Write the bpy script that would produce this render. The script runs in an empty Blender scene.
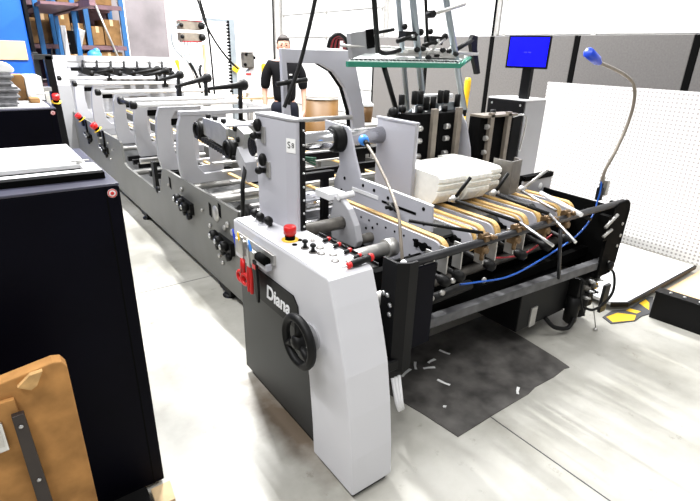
import bpy, bmesh, math, random
from mathutils import Vector, Matrix
random.seed(7)
S = bpy.context.scene
COL = S.collection
PI = math.pi

# ------------------------------------------------------------------ materials
def mat(name, col, rough=.5, metal=0., var=.0, scale=8., spec=.5, emit=None, bump=0.):
    m = bpy.data.materials.new(name); m.use_nodes = True
    nt = m.node_tree; b = nt.nodes['Principled BSDF']
    b.inputs['Base Color'].default_value = (*col, 1)
    b.inputs['Roughness'].default_value = rough
    b.inputs['Metallic'].default_value = metal
    b.inputs['Specular IOR Level'].default_value = spec
    if var or bump:
        tc = nt.nodes.new('ShaderNodeTexCoord'); nz = nt.nodes.new('ShaderNodeTexNoise')
        nz.inputs['Scale'].default_value = scale; nz.inputs['Detail'].default_value = 5
        nt.links.new(tc.outputs['Object'], nz.inputs['Vector'])
        if var:
            r = nt.nodes.new('ShaderNodeValToRGB')
            r.color_ramp.elements[0].position = .3; r.color_ramp.elements[1].position = .7
            r.color_ramp.elements[0].color = (*[max(0, c*(1-var)) for c in col], 1)
            r.color_ramp.elements[1].color = (*[min(1, c*(1+var)) for c in col], 1)
            nt.links.new(nz.outputs['Fac'], r.inputs['Fac']); nt.links.new(r.outputs['Color'], b.inputs['Base Color'])
        if bump:
            bp = nt.nodes.new('ShaderNodeBump'); bp.inputs['Strength'].default_value = bump; bp.inputs['Distance'].default_value = .01
            nt.links.new(nz.outputs['Fac'], bp.inputs['Height']); nt.links.new(bp.outputs['Normal'], b.inputs['Normal'])
    if emit:
        b.inputs['Emission Color'].default_value = (*emit[0], 1); b.inputs['Emission Strength'].default_value = emit[1]
    return m

M = {}
M['white'] = mat('white_paint', (.84, .84, .85), .55, var=.02)
M['wall'] = mat('wall_paint', (.88, .87, .88), .8, var=.03, scale=2)
M['backwall'] = mat('back_wall_paint', (.24, .215, .225), .85, var=.2, scale=1.5)
M['lav'] = mat('pale_grey_enamel', (.47, .47, .515), .42, var=.02, scale=3)
M['lav2'] = mat('light_machine_enamel', (.37, .37, .39), .45, var=.03, scale=3)
M['conswhite'] = mat('console_white_enamel', (.62, .62, .65), .4, var=.015, scale=3)
M['grey'] = mat('mid_grey_enamel', (.135, .135, .126), .5, var=.08, scale=4)
M['dgrey'] = mat('dark_grey_enamel', (.020, .021, .021), .5, var=.1, scale=4)
M['black'] = mat('black_enamel', (.003, .003, .0035), .45, spec=.18)
M['cabinet'] = mat('blue_black_enamel', (.0012, .0012, .004), .5, spec=.07, var=.3, scale=3)
M['cabtop'] = mat('cabinet_top_steel', (.05, .05, .075), .3, var=.3, scale=5)
M['matte'] = mat('matte_black', (.0025, .0025, .0025), .8, spec=.06)
M['rubber'] = mat('black_rubber', (.005, .005, .005), .5, spec=.22)
M['steel'] = mat('brushed_steel', (.62, .62, .62), .28, metal=1., var=.12, scale=20)
M['satin'] = mat('satin_steel', (.5, .49, .47), .4, metal=.7, var=.12, scale=15)
M['chrome'] = mat('polished_shaft', (.78, .78, .80), .16, metal=1.)
M['barsteel'] = mat('dark_bar_steel', (.03, .03, .033), .4, metal=.4, var=.25, scale=12)
M['beam'] = mat('worn_grey_beam', (.085, .085, .09), .5, var=.4, scale=14)
M['roll'] = mat('brown_rubber_roller', (.13, .12, .105), .5, var=.2, scale=25)
M['tan'] = mat('tan_belt', (.66, .42, .15), .6, var=.12, scale=12)
M['brass'] = mat('bronze_clamp', (.15, .09, .04), .45, metal=.4, var=.3, scale=40)
M['strip'] = mat('beige_strip', (.22, .19, .155), .4, metal=.2, var=.15, scale=20)
M['carton'] = mat('white_carton', (.88, .88, .83), .7, var=.04, scale=30)
M['red'] = mat('red_plastic', (.62, .012, .012), .35)
M['yellow'] = mat('yellow_paint', (.85, .52, .01), .45, var=.06)
M['blue'] = mat('blue_plastic', (.01, .06, .62), .35)
M['bluep'] = mat('blue_panel_paint', (.005, .10, .55), .5, var=.08, scale=2)
M['hose'] = mat('blue_air_hose', (.006, .09, .45), .35)
M['lblue'] = mat('bright_blue_fitting', (.05, .28, .85), .4)
M['screen'] = mat('blue_screen', (0, 0, .1), .3, emit=((.0, .0, 1.0), 1.6))
M['fabric'] = mat('grey_partition_fabric', (.17, .162, .157), .95, var=.10, scale=60, spec=.1)
M['green'] = mat('green_glass_edge', (.025, .20, .13), .25, var=.1, scale=10)
M['pale'] = mat('frosted_shelf', (.70, .74, .72), .25)
M['tube'] = mat('blue_grey_tube', (.30, .34, .37), .35, metal=.5, var=.1)
M['brown'] = mat('brown_board', (.40, .20, .065), .8, var=.38, scale=9, spec=.2)
M['brown2'] = mat('cardboard', (.26, .145, .06), .85, var=.25, scale=8, spec=.15)
M['cardedge'] = mat('torn_board_edge', (.55, .33, .13), .9, var=.2, scale=30)
M['strap'] = mat('dark_hinge_strap', (.035, .027, .024), .45, metal=.3, var=.2)
M['wood'] = mat('pale_pallet_wood', (.58, .42, .24), .8, var=.2, scale=9)
M['tanboard'] = mat('tan_sheet', (.70, .48, .27), .7, var=.06, scale=5)
M['drum'] = mat('fibre_drum_brown', (.12, .055, .007), .55, var=.1, scale=5)
M['rackblue'] = mat('rack_blue_paint', (.012, .11, .30), .45, var=.1)
M['mauve'] = mat('rusty_mauve_beam', (.16, .085, .10), .6, var=.2)
M['skin'] = mat('skin', (.62, .33, .24), .55, var=.06)
M['hair'] = mat('dark_hair', (.02, .014, .012), .7, bump=.5, scale=80)
M['cloth'] = mat('black_cotton', (.008, .008, .009), .95, spec=.1)
M['jeans'] = mat('dark_denim', (.012, .013, .02), .95, spec=.1)
M['matrub'] = mat('floor_mat_rubber', (.085, .08, .075), .6, var=.6, scale=7, spec=.25, bump=.3)
M['paper'] = mat('white_paper', (.88, .88, .87), .8)
M['bundle'] = mat('grey_paper_bundle', (.24, .24, .25), .8, var=.3, scale=25)
M['hazgrey'] = mat('hazard_dark_stripe', (.06, .06, .065), .7, var=.2)
M['pcb'] = mat('green_cable', (.02, .10, .05), .5)
M['term'] = mat('terminal_grey', (.30, .30, .31), .5, var=.03)
M['redc'] = mat('red_cable', (.35, .015, .025), .45)

def floor_mat():
    m = bpy.data.materials.new('polished_concrete'); m.use_nodes = True
    nt = m.node_tree; N = nt.nodes.new; L = nt.links.new; b = nt.nodes['Principled BSDF']
    tc = N('ShaderNodeTexCoord')
    n1 = N('ShaderNodeTexNoise'); n1.inputs['Scale'].default_value = 1.6; n1.inputs['Detail'].default_value = 6; n1.inputs['Roughness'].default_value = .6
    L(tc.outputs['Object'], n1.inputs['Vector'])
    r1 = N('ShaderNodeValToRGB'); e = r1.color_ramp.elements
    e[0].position = .36; e[0].color = (.33, .32, .28, 1); e[1].position = .62; e[1].color = (.50, .49, .445, 1)
    L(n1.outputs['Fac'], r1.inputs['Fac'])
    # small dark specks and scuffs
    n2 = N('ShaderNodeTexNoise'); n2.inputs['Scale'].default_value = 9; n2.inputs['Detail'].default_value = 8; n2.inputs['Roughness'].default_value = .75
    L(tc.outputs['Object'], n2.inputs['Vector'])
    r2 = N('ShaderNodeValToRGB'); e = r2.color_ramp.elements
    e[0].position = .27; e[0].color = (.45, .42, .36, 1); e[1].position = .40; e[1].color = (1, 1, 1, 1)
    L(n2.outputs['Fac'], r2.inputs['Fac'])
    mx = N('ShaderNodeMix'); mx.data_type = 'RGBA'; mx.blend_type = 'MULTIPLY'; mx.inputs[0].default_value = .8
    L(r1.outputs['Color'], mx.inputs[6]); L(r2.outputs['Color'], mx.inputs[7])
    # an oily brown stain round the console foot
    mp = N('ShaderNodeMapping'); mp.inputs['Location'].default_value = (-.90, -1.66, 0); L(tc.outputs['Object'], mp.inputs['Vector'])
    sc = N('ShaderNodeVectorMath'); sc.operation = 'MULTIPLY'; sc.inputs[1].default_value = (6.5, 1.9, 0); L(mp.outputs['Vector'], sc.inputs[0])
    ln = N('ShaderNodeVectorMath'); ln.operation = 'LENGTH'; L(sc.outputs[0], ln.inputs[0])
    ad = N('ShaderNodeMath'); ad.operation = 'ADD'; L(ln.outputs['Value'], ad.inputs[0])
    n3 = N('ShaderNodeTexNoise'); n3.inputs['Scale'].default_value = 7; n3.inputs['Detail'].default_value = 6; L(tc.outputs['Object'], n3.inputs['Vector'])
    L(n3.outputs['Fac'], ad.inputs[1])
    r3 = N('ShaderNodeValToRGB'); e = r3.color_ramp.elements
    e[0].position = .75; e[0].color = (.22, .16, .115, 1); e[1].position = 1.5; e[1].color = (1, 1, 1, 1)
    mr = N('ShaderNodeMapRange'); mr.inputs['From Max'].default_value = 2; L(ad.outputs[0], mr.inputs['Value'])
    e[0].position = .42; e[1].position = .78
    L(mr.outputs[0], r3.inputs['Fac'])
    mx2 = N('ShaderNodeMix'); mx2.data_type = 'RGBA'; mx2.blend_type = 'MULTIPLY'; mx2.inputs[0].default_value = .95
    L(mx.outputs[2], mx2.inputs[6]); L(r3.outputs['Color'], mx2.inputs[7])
    L(mx2.outputs[2], b.inputs['Base Color'])
    b.inputs['Roughness'].default_value = .42; b.inputs['Specular IOR Level'].default_value = .35
    return m
M['floor'] = floor_mat()

def peg_mat():
    m = bpy.data.materials.new('white_pegboard'); m.use_nodes = True
    nt = m.node_tree; N = nt.nodes.new; L = nt.links.new; b = nt.nodes['Principled BSDF']
    tc = N('ShaderNodeTexCoord')
    a = N('ShaderNodeVectorMath'); a.operation = 'MULTIPLY'; a.inputs[1].default_value = (0, 1/.036, 1/.036); L(tc.outputs['Object'], a.inputs[0])
    f = N('ShaderNodeVectorMath'); f.operation = 'FRACTION'; L(a.outputs[0], f.inputs[0])
    s = N('ShaderNodeVectorMath'); s.operation = 'SUBTRACT'; s.inputs[1].default_value = (0, .5, .5); L(f.outputs[0], s.inputs[0])
    l = N('ShaderNodeVectorMath'); l.operation = 'LENGTH'; L(s.outputs[0], l.inputs[0])
    c = N('ShaderNodeMath'); c.operation = 'LESS_THAN'; c.inputs[1].default_value = .26; L(l.outputs['Value'], c.inputs[0])
    mx = N('ShaderNodeMix'); mx.data_type = 'RGBA'; mx.inputs[6].default_value = (.82, .81, .80, 1); mx.inputs[7].default_value = (.40, .38, .37, 1)
    L(c.outputs[0], mx.inputs[0]); L(mx.outputs[2], b.inputs['Base Color'])
    b.inputs['Roughness'].default_value = .6
    return m
M['peg'] = peg_mat()

# ------------------------------------------------------------------ mesh builder
class MB:
    def __init__(s): s.bm = bmesh.new()
    def box(s, x0, x1, y0, y1, z0, z1, rot=None, piv=None):
        v = [s.bm.verts.new(p) for p in ((x0,y0,z0),(x1,y0,z0),(x1,y1,z0),(x0,y1,z0),(x0,y0,z1),(x1,y0,z1),(x1,y1,z1),(x0,y1,z1))]
        for f in ((0,3,2,1),(4,5,6,7),(0,1,5,4),(1,2,6,5),(2,3,7,6),(3,0,4,7)): s.bm.faces.new([v[i] for i in f])
        if rot is not None:
            p = Vector(piv) if piv else Vector(((x0+x1)/2,(y0+y1)/2,(z0+z1)/2))
            for q in v: q.co = p + rot @ (q.co-p)
        return s
    def prism(s, pts, ax, a0, a1):
        # pts 2-D; ax 'x': (y,z), 'y': (x,z), 'z': (x,y)
        def mk(p, a): return {'x': (a,p[0],p[1]), 'y': (p[0],a,p[1]), 'z': (p[0],p[1],a)}[ax]
        A = [s.bm.verts.new(mk(p,a0)) for p in pts]; B = [s.bm.verts.new(mk(p,a1)) for p in pts]
        n = len(pts); fs = [s.bm.faces.new(A), s.bm.faces.new(B[::-1])]
        for i in range(n): fs.append(s.bm.faces.new((A[i],B[i],B[(i+1)%n],A[(i+1)%n])))
        bmesh.ops.recalc_face_normals(s.bm, faces=fs)
        return s
    def tube(s, pts, r, n=10, caps=True, r1=None):
        pts = [Vector(p) for p in pts]; K = len(pts); rings = []
        up = None
        for i, p in enumerate(pts):
            t = (pts[min(i+1,K-1)]-pts[max(i-1,0)]).normalized()
            if up is None: up = t.orthogonal().normalized()
            up = (up - t*up.dot(t)).normalized(); w = t.cross(up)
            rr = r if r1 is None else r+(r1-r)*i/max(1,K-1)
            rings.append([s.bm.verts.new(p + (up*math.cos(2*PI*k/n)+w*math.sin(2*PI*k/n))*rr) for k in range(n)])
        fs = []
        for a, b in zip(rings, rings[1:]):
            for k in range(n):
                f = s.bm.faces.new((a[k],a[(k+1)%n],b[(k+1)%n],b[k])); f.smooth = True; fs.append(f)
        if caps: fs += [s.bm.faces.new(rings[0][::-1]), s.bm.faces.new(rings[-1])]
        bmesh.ops.recalc_face_normals(s.bm, faces=fs)
        return s
    def lathe(s, c, axis, prof, n=20):
        # prof: (radius, distance along axis)
        c = Vector(c); a = Vector(axis).normalized(); u = a.orthogonal().normalized(); w = a.cross(u); rings = []
        for r, h in prof:
            if r < 1e-6: rings.append([s.bm.verts.new(c+a*h)])
            else: rings.append([s.bm.verts.new(c+a*h+(u*math.cos(2*PI*k/n)+w*math.sin(2*PI*k/n))*r) for k in range(n)])
        fs = []
        for A, B in zip(rings, rings[1:]):
            for k in range(n):
                q = [A[k%len(A)], A[(k+1)%len(A)], B[(k+1)%len(B)], B[k%len(B)]]
                u2 = []
                for x in q:
                    if x not in u2: u2.append(x)
                if len(u2) > 2: 
                    f = s.bm.faces.new(u2); f.smooth = True; fs.append(f)
        if len(rings[0]) > 1: fs.append(s.bm.faces.new(rings[0][::-1]))
        if len(rings[-1]) > 1: fs.append(s.bm.faces.new(rings[-1]))
        bmesh.ops.recalc_face_normals(s.bm, faces=fs)
        return s
    def torus(s, c, axis, R, r, N=28, n=10):
        c = Vector(c); a = Vector(axis).normalized(); u = a.orthogonal().normalized(); w = a.cross(u); rings = []
        for i in range(N):
            d = u*math.cos(2*PI*i/N)+w*math.sin(2*PI*i/N)
            rings.append([s.bm.verts.new(c+d*(R+r*math.cos(2*PI*k/n))+a*r*math.sin(2*PI*k/n)) for k in range(n)])
        for i in range(N):
            A, B = rings[i], rings[(i+1)%N]
            for k in range(n):
                f = s.bm.faces.new((A[k],B[k],B[(k+1)%n],A[(k+1)%n])); f.smooth = True
        return s
    def ball(s, c, r, sx=1, sy=1, sz=1, rot=None):
        g = bmesh.ops.create_uvsphere(s.bm, u_segments=16, v_segments=10, radius=r)
        for v in g['verts']:
            q = Vector((v.co.x*sx, v.co.y*sy, v.co.z*sz))
            if rot is not None: q = rot @ q
            v.co = q+Vector(c)
        for v in g['verts']:
            for f in v.link_faces: f.smooth = True
        return s
    def build(s, name, m, parent=None, bevel=0., kind=None, label=None):
        me = bpy.data.meshes.new(name)
        bmesh.ops.recalc_face_normals(s.bm, faces=s.bm.faces[:])
        s.bm.to_mesh(me); s.bm.free()
        me.materials.append(M[m] if isinstance(m, str) else m)
        o = bpy.data.objects.new(name, me); COL.objects.link(o)
        if parent is not None:
            o.parent = parent
            o.matrix_parent_inverse = Matrix.Translation(-world_loc(parent))
        if bevel:
            b = o.modifiers.new('bevel', 'BEVEL'); b.width = bevel; b.segments = 2; b.limit_method = 'ANGLE'; b.angle_limit = math.radians(40)
        if kind: o['kind'] = kind
        if label: o['label'] = label
        return o

def world_loc(o):
    v = Vector(o.location)
    return v + (Vector((0,0,0)) if o.parent is None else Vector((0,0,0)))
# every part's mesh is written in world metres; parts themselves sit at location 0 under their Empty
def tag(o, label, cat, group=None, kind=None):
    o['label'] = label; o['category'] = cat
    if group: o['group'] = group
    if kind: o['kind'] = kind
    return o
def empty(name, loc, label, cat, group=None):
    o = bpy.data.objects.new(name, None); COL.objects.link(o); o.location = loc; o.empty_display_size = .1
    return tag(o, label, cat, group)
def copy_tree(o, parent=None):
    c = o.copy(); COL.objects.link(c)
    if parent is not None: c.parent = parent
    for ch in list(o.children): copy_tree(ch, c)
    return c
def clone(o, dx=0, dy=0, dz=0, label=None, rz=None):
    c = copy_tree(o); c.location = Vector(o.location)+Vector((dx,dy,dz))
    if label: c['label'] = label
    if rz is not None: c.rotation_euler.z = rz
    return c
def part(name, m, parent, fn, bevel=0., kind=None, label=None):
    b = MB(); fn(b); return b.build(name, m, parent, bevel, kind, label)
def smooth(pts, n=8):
    P = [Vector(p) for p in pts]; out = []
    for i in range(len(P)-1):
        p0 = P[max(i-1,0)]; p1 = P[i]; p2 = P[i+1]; p3 = P[min(i+2,len(P)-1)]
        for k in range(n):
            t = k/n
            out.append(.5*((2*p1)+(p2-p0)*t+(2*p0-5*p1+4*p2-p3)*t*t+(3*p1-p0-3*p2+p3)*t**3))
    return out+[P[-1]]
def arc(cx, cy, r, a0, a1, n=8):
    return [(cx+r*math.cos(math.radians(a0+(a1-a0)*i/n)), cy+r*math.sin(math.radians(a0+(a1-a0)*i/n))) for i in range(n+1)]
def text(name, s, m, parent, origin, X, Y, size, ext=.0012, label=None, shear=0., bold=0.):
    cu = bpy.data.curves.new(name, 'FONT'); cu.body = s; cu.size = size; cu.extrude = ext; cu.align_x = 'CENTER'; cu.align_y = 'CENTER'; cu.shear = shear; cu.offset = bold
    t = bpy.data.objects.new(name+'_curve', cu); COL.objects.link(t)
    dg = bpy.context.evaluated_depsgraph_get(); me = bpy.data.meshes.new_from_object(t.evaluated_get(dg))
    bpy.data.objects.remove(t)
    X = Vector(X).normalized(); Y = Vector(Y).normalized(); Z = X.cross(Y)
    R = Matrix((X, Y, Z)).transposed().to_4x4()
    me.transform(Matrix.Translation(origin) @ R)
    me.materials.clear(); me.materials.append(M[m])
    o = bpy.data.objects.new(name, me); COL.objects.link(o)
    if parent is not None:
        o.parent = parent; o.matrix_parent_inverse = Matrix.Translation(-world_loc(parent))
    if label: o['label'] = label
    return o
# ------------------------------------------------------------------ setting
part('floor', 'floor', None, lambda b: b.box(-5, 9.0, -3, 30, -.1, 0), kind='structure')
part('trim_1', 'hazgrey', None, lambda b: b.prism([(1.733,-2.5),(1.738,-2.5),(1.744,.4),(1.740,1.6),(1.735,1.6),(1.738,.4)], 'z', 0, .0012), kind='structure')
part('trim_2', 'hazgrey', None, lambda b: b.prism([(-3,3.40),(1.3,3.405),(1.3,3.409),(-3,3.404)], 'z', 0, .0012), kind='structure')
part('wall_right', 'wall', None, lambda b: b.box(9.0, 9.2, -3, 30, -.1, 6), kind='structure')
part('wall_back', 'backwall', None, lambda b: b.box(-5, 9.2, 30, 30.2, -.1, 6), kind='structure')
def roll_door(n, y0, y1):
    d = empty('door_%d' % n, (8.98, (y0+y1)/2, 0), 'white sectional roll-up door in the right wall', 'door')
    for k in ('label', 'category'): del d[k]
    d['kind'] = 'structure'
    for i in range(6):
        part('door_section', 'white', d, lambda b: b.box(8.93, 8.985, y0, y1, .02+i*.69, .02+i*.69+.672), .006)
    for yy in (y0-.05, y1+.05):
        part('door_track', 'satin', d, lambda b: b.box(8.86, 8.98, yy-.03, yy+.03, 0, 4.4))
    for i in range(1, 6):
        for yy in (y0+.12, (y0+y1)/2, y1-.12):
            part('hinge', 'satin', d, lambda b: b.box(8.91, 8.935, yy-.03, yy+.03, i*.69-.06, i*.69+.06).tube([(8.9,yy-.05,i*.69),(8.9,yy+.05,i*.69)], .012, 8))
    for i in range(1, 6):
        part('door_rib', 'satin', d, lambda b: b.box(8.912, 8.932, y0, y1, i*.69+.012, i*.69+.034))
    return d
roll_door(1, 2.9, 6.95); roll_door(2, 10.6, 16.0)
for y in (7.08,):
    part('trim_3', 'matte', None, lambda b: b.box(8.93, 8.985, y, y+.07, 0, 5), kind='structure')

# grey office partitions in a row along the right side
def partition(y0, y1, lab, z1=1.885):
    r = empty('partition_panel', (5.13, (y0+y1)/2, 0), lab, 'partition', 'grey partitions in a row')
    part('fabric_panel', 'fabric', r, lambda b: b.box(5.10, 5.155, y0+.03, y1-.03, .06, z1), .006)
    for y in (y0, y1):
        part('post', 'matte', r, lambda b: b.box(5.095, 5.16, y-.028 if y == y1 else y, y if y == y1 else y+.028, 0, z1+.002))
    part('top_cap', 'satin', r, lambda b: b.box(5.10, 5.155, y0+.03, y1-.03, z1-.001, z1+.008))
    for yy in (y0+.2, y1-.26): part('foot', 'matte', r, lambda b: b.box(5.0, 5.25, yy, yy+.06, 0, .06))
partition(.80, 1.88, 'grey fabric partition at the right edge of the photo, mostly behind the pegboard')
partition(1.88, 2.98, 'grey fabric partition behind the blue gooseneck lamp head')
partition(2.98, 4.06, 'grey fabric partition directly behind the blue screen')
partition(4.06, 5.14, 'grey fabric partition between the blue screen and the yellow bollard')
partition(5.14, 6.30, 'grey fabric partition furthest left in the row, behind the green edged shelf')

# pegboard leaning on the partitions
pb = MB()
pb.box(4.985, 4.997, .95, 3.08, -.02, 1.415)
peg = pb.build('pegboard', 'peg', None)
tag(peg, 'white perforated pegboard sheet standing in front of the grey partitions', 'pegboard')
peg.location = (4.86-4.985, 0, .02); 
peg.rotation_euler = (0, 0, 0)

# right-hand floor items
r = empty('platform_board', (4.0, 1.6, 0), 'white sheet with dark front edge lying at the foot of the pegboard', 'board')
part('board', 'white', r, lambda b: b.prism([(3.36,1.33),(3.46,1.27),(4.64,1.27),(4.66,2.6),(3.36,2.6)], 'z', .035, .058))
part('edge_band', 'rubber', r, lambda b: b.prism([(3.345,1.325),(3.455,1.255),(4.655,1.255),(4.655,1.272),(3.46,1.272),(3.36,1.336)], 'z', .028, .06))
part('underframe', 'rubber', r, lambda b: b.box(3.5, 4.5, 1.4, 2.5, 0, .035))
tb = part('tan_sheet', 'tanboard', None, lambda b: b.box(3.90, 4.80, .35, 1.235, 0, .012)); tag(tb, 'flat tan sheet on the floor behind the black steel rail', 'sheet')
hz = empty('hazard_mat', (3.4, 1.25, 0), 'yellow and dark striped hazard mat on the floor by the feeder corner', 'mat')
part('mat_base', 'hazgrey', hz, lambda b: b.prism([(3.20,1.30),(3.16,1.22),(3.34,1.145),(3.45,1.15),(3.56,1.13),(3.84,1.24),(3.80,1.262),(3.46,1.258),(3.35,1.31)], 'z', 0, .006))
for q in ([(3.22,1.285),(3.345,1.27),(3.425,1.177),(3.34,1.151),(3.185,1.222)], [(3.43,1.25),(3.49,1.25),(3.51,1.184),(3.455,1.187)], [(3.63,1.25),(3.74,1.252),(3.70,1.21),(3.585,1.162)]):
    part('yellow_stripe', 'yellow', hz, lambda b: b.prism(q, 'z', .006, .0075))
br = empty('steel_rail', (3.6, 1.0, 0), 'black steel rail with white bolts on the floor at the right edge', 'rail')
D = Matrix.Rotation(math.atan2(-.29, .10), 3, 'Z')
part('rail_body', 'black', br, lambda b: b.prism([(3.485,1.12),(3.53,1.125),(3.60,.45),(3.555,.445)], 'z', 0, .19), .004)
part('top_lip', 'black', br, lambda b: b.prism([(3.480,1.125),(3.575,1.135),(3.645,.44),(3.55,.43)], 'z', .19, .205), .003)
for t in (.08, .2, .33, .5, .68):
    x = 3.525+.07*t; y = 1.10-.68*t
    part('bolt', 'steel', br, lambda b: b.lathe((x, y, .205), (0,0,1), [(.010,0),(.010,.005),(.006,.008),(0,.008)], 10))

# yellow bollards near the doors
b0 = tag(part('bollard', 'yellow', None, lambda b: b.lathe((8.45,7.3,0), (0,0,1), [(.085,0),(.085,1.16),(.08,1.2),(.06,1.235),(.03,1.25),(0,1.253)], 20)), 'yellow bollard just left of the standing person', 'bollard', 'yellow bollards by the doors')
b0.location = (0, 9.25, 0)
for (x, y, lb) in ((6.6, 20.2, 'yellow bollard under the wire junction box'),):
    c = b0.copy(); COL.objects.link(c); c.location = (x-8.45, y-7.3, 0); c['label'] = lb

yp = empty('yellow_post', (4.6, 3.93, 0), 'slim tapered yellow post standing in front of a grey partition', 'post')
part('tapered_top', 'yellow', yp, lambda b: b.lathe((4.6,3.93,1.02), (0,0,1), [(.022,0),(.024,.05),(.036,.30),(.036,.38),(.030,.41),(0,.415)], 18))
part('stem', 'yellow', yp, lambda b: b.tube([(4.6,3.93,.02),(4.6,3.93,1.02)], .022, 14))
part('base', 'rubber', yp, lambda b: b.lathe((4.6,3.93,0), (0,0,1), [(.11,0),(.11,.015),(.03,.03),(0,.03)], 20))
# black floor mat with scraps
mt = part('floor_mat', 'matrub', None, lambda b: b.prism([(1.50,1.10),(1.80,1.102),(2.05,1.098),(2.13,1.112),(2.30,1.105),(2.42,1.115),(2.455,1.105),(2.475,1.20),(2.50,1.42),(2.53,1.78),(1.98,1.80),(1.40,1.79),(1.42,1.6),(1.475,1.3)], 'z', 0, .006))
tag(mt, 'dark grey rubber mat on the floor under the feeder front', 'mat')
scr = [(1.63,1.60,.3,.09,'longest white scrap near the left of the floor mat'),(1.72,1.62,.9,.07,'white scrap on the floor mat crossing its neighbours at upper left'),(1.77,1.56,-.4,.07,'white scrap on the floor mat, right of the crossed pair'),(1.60,1.66,-.2,.06,'white scrap on the floor mat closest to the console leg'),(1.96,1.62,1.9,.07,'lone white scrap at the back middle of the floor mat'),(1.74,1.42,1.9,.075,'white scrap alone in the middle of the floor mat'),(2.02,1.145,.6,.06,'white scrap at the front edge of the floor mat'),(1.83,1.60,.1,.06,'short white scrap on the floor mat right of the cluster'),(1.60,1.28,.8,.015,'tiny white fleck near the front of the floor mat')]
for (x, y, a, l, lb) in scr:
    R = Matrix.Rotation(a, 3, 'Z')
    o = part('paper_scrap', 'paper', None, lambda b: b.prism([tuple((Vector((x,y,0))+R@Vector((u,v,0)))[:2]) for (u,v) in ((-l/2,-.007),(-.01,-.004),(l/2,-.010),(l/2,.006),(0,.009),(-l/2,.007))], 'z', .006, .0085))
    tag(o, lb, 'paper scrap', 'white scraps on the floor mat')
# ------------------------------------------------------------------ control console
cx0, cx1 = .88, 1.085
con = empty('control_console', (.98, 1.5, 0), 'pale grey swept control console with a black handwheel, nearest the camera', 'control console')
front = [(1.30,.908),(1.283,.898),(1.245,.80),(1.208,.69),(1.165,.55),(1.135,.38),(1.112,.20),(1.10,.03)]
body = [(2.10,.90)]+front+[(1.385,.03),(1.395,.18),(1.42,.40),(1.45,.56),(1.50,.66),(1.56,.695),(2.10,.715)]
part('body', 'conswhite', con, lambda b: b.prism(body, 'x', cx0, cx1), .008)
part('base_foot', 'rubber', con, lambda b: b.box(.90, 1.07, 1.12, 1.37, 0, .03))
part('side_panel', 'dgrey', con, lambda b: b.prism([(1.37,.035),(2.13,.035),(2.13,.725),(1.42,.725)], 'x', .915, 1.07), .004)
part('panel_foot', 'rubber', con, lambda b: b.box(.93, 1.05, 1.45, 2.08, 0, .036))
pl = part('name_plate', 'black', con, lambda b: b.prism([(1.875,.735),(1.53,.735),(1.495,.70),(1.487,.59),(1.875,.59)], 'x', .874, .9155))
text('lettering', 'Diana', 'white', pl, (.8735, 1.66, .658), (0,-1,0), (0,0,1), .090, label='white bold lettering reading Diana', shear=.12, bold=.0022)
# top deck
part('top_deck', 'conswhite', con, lambda b: b.prism([(.884,2.08),(.884,1.30),(1.082,1.30),(1.082,1.74),(1.06,2.08)], 'z', .900, .909), .002)
hw = part('handwheel', 'rubber', con, lambda b: b.torus((.815,1.390,.615), (1,0,0), .098, .018))
part('hub', 'rubber', hw, lambda b: b.lathe((.79,1.390,.615), (1,0,0), [(0,0),(.022,.002),(.03,.012),(.03,.05),(.02,.06),(.02,.105)], 16))
for a in (90, 210, 330):
    d = Vector((0, math.cos(math.radians(a)), math.sin(math.radians(a))))
    part('spoke', 'rubber', hw, lambda b: b.tube([Vector((.815,1.390,.615))+d*.02, Vector((.815,1.390,.615))+d*.095], .016, 8))
part('wheel_plate', 'lav2', con, lambda b: b.prism(arc(1.390,.615,.055,0,360,24)[:-1], 'x', .872, .882))
def estop(parent, x, y, z, ax, s=1):
    e = part('emergency_stop', 'red', parent, lambda b: b.lathe((x,y,z), ax, [(.020*s,.020*s),(.020*s,.026*s),(.027*s,.030*s),(.027*s,.058*s),(.023*s,.064*s),(0,.066*s)], 20), label='red mushroom button')
    part('collar', 'matte', e, lambda b: b.lathe((x,y,z), ax, [(.022*s,.003*s),(.022*s,.021*s)], 16))
    part('yellow_disc', 'yellow', e, lambda b: b.lathe((x,y,z), ax, [(.036*s,0),(.036*s,.004*s),(0,.0041*s)], 24), label='yellow disc')
estop(con, .958, 1.69, .909, (0,0,1))
for (x, y) in ((1.015,1.545),(.985,1.49),(1.018,1.455),(.99,1.40),(1.035,1.37)):
    pbn = part('push_button', 'roll', con, lambda b: b.torus((x,y,.910), (0,0,1), .0145, .0026, 20, 8)); part('button_cap', 'satin', pbn, lambda b: b.lathe((x,y,.909), (0,0,1), [(.0115,0),(.0115,.003),(0,.0035)], 16))
for (x, y) in ((.962,1.575),(.965,1.52)):
    k = part('joystick_switch', 'roll', con, lambda b: b.torus((x,y,.911), (0,0,1), .015, .003, 20, 8))
    part('switch_lever', 'rubber', k, lambda b: b.lathe((x,y,.909), (0,0,1), [(.012,0),(.008,.012),(.006,.022),(.012,.026),(.013,.033),(.008,.038),(0,.039)], 14))
for (x, y) in ((.945,1.63),(.99,1.665)):
    part('flat_switch', 'matte', con, lambda b: b.lathe((x,y,.909), (0,0,1), [(.011,0),(.011,.003),(0,.004)], 14))
part('toggle', 'satin', con, lambda b: b.lathe((1.03,1.625,.909), (0,0,1), [(.010,0),(.010,.008),(.004,.010),(.003,.03),(0,.031)], 12))
# edge tray on the far side of the deck
part('tool_tray', 'rubber', con, lambda b: b.box(1.083, 1.125, 1.30, 1.72, .885, .893).box(1.121, 1.125, 1.30, 1.72, .893, .905))
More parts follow.
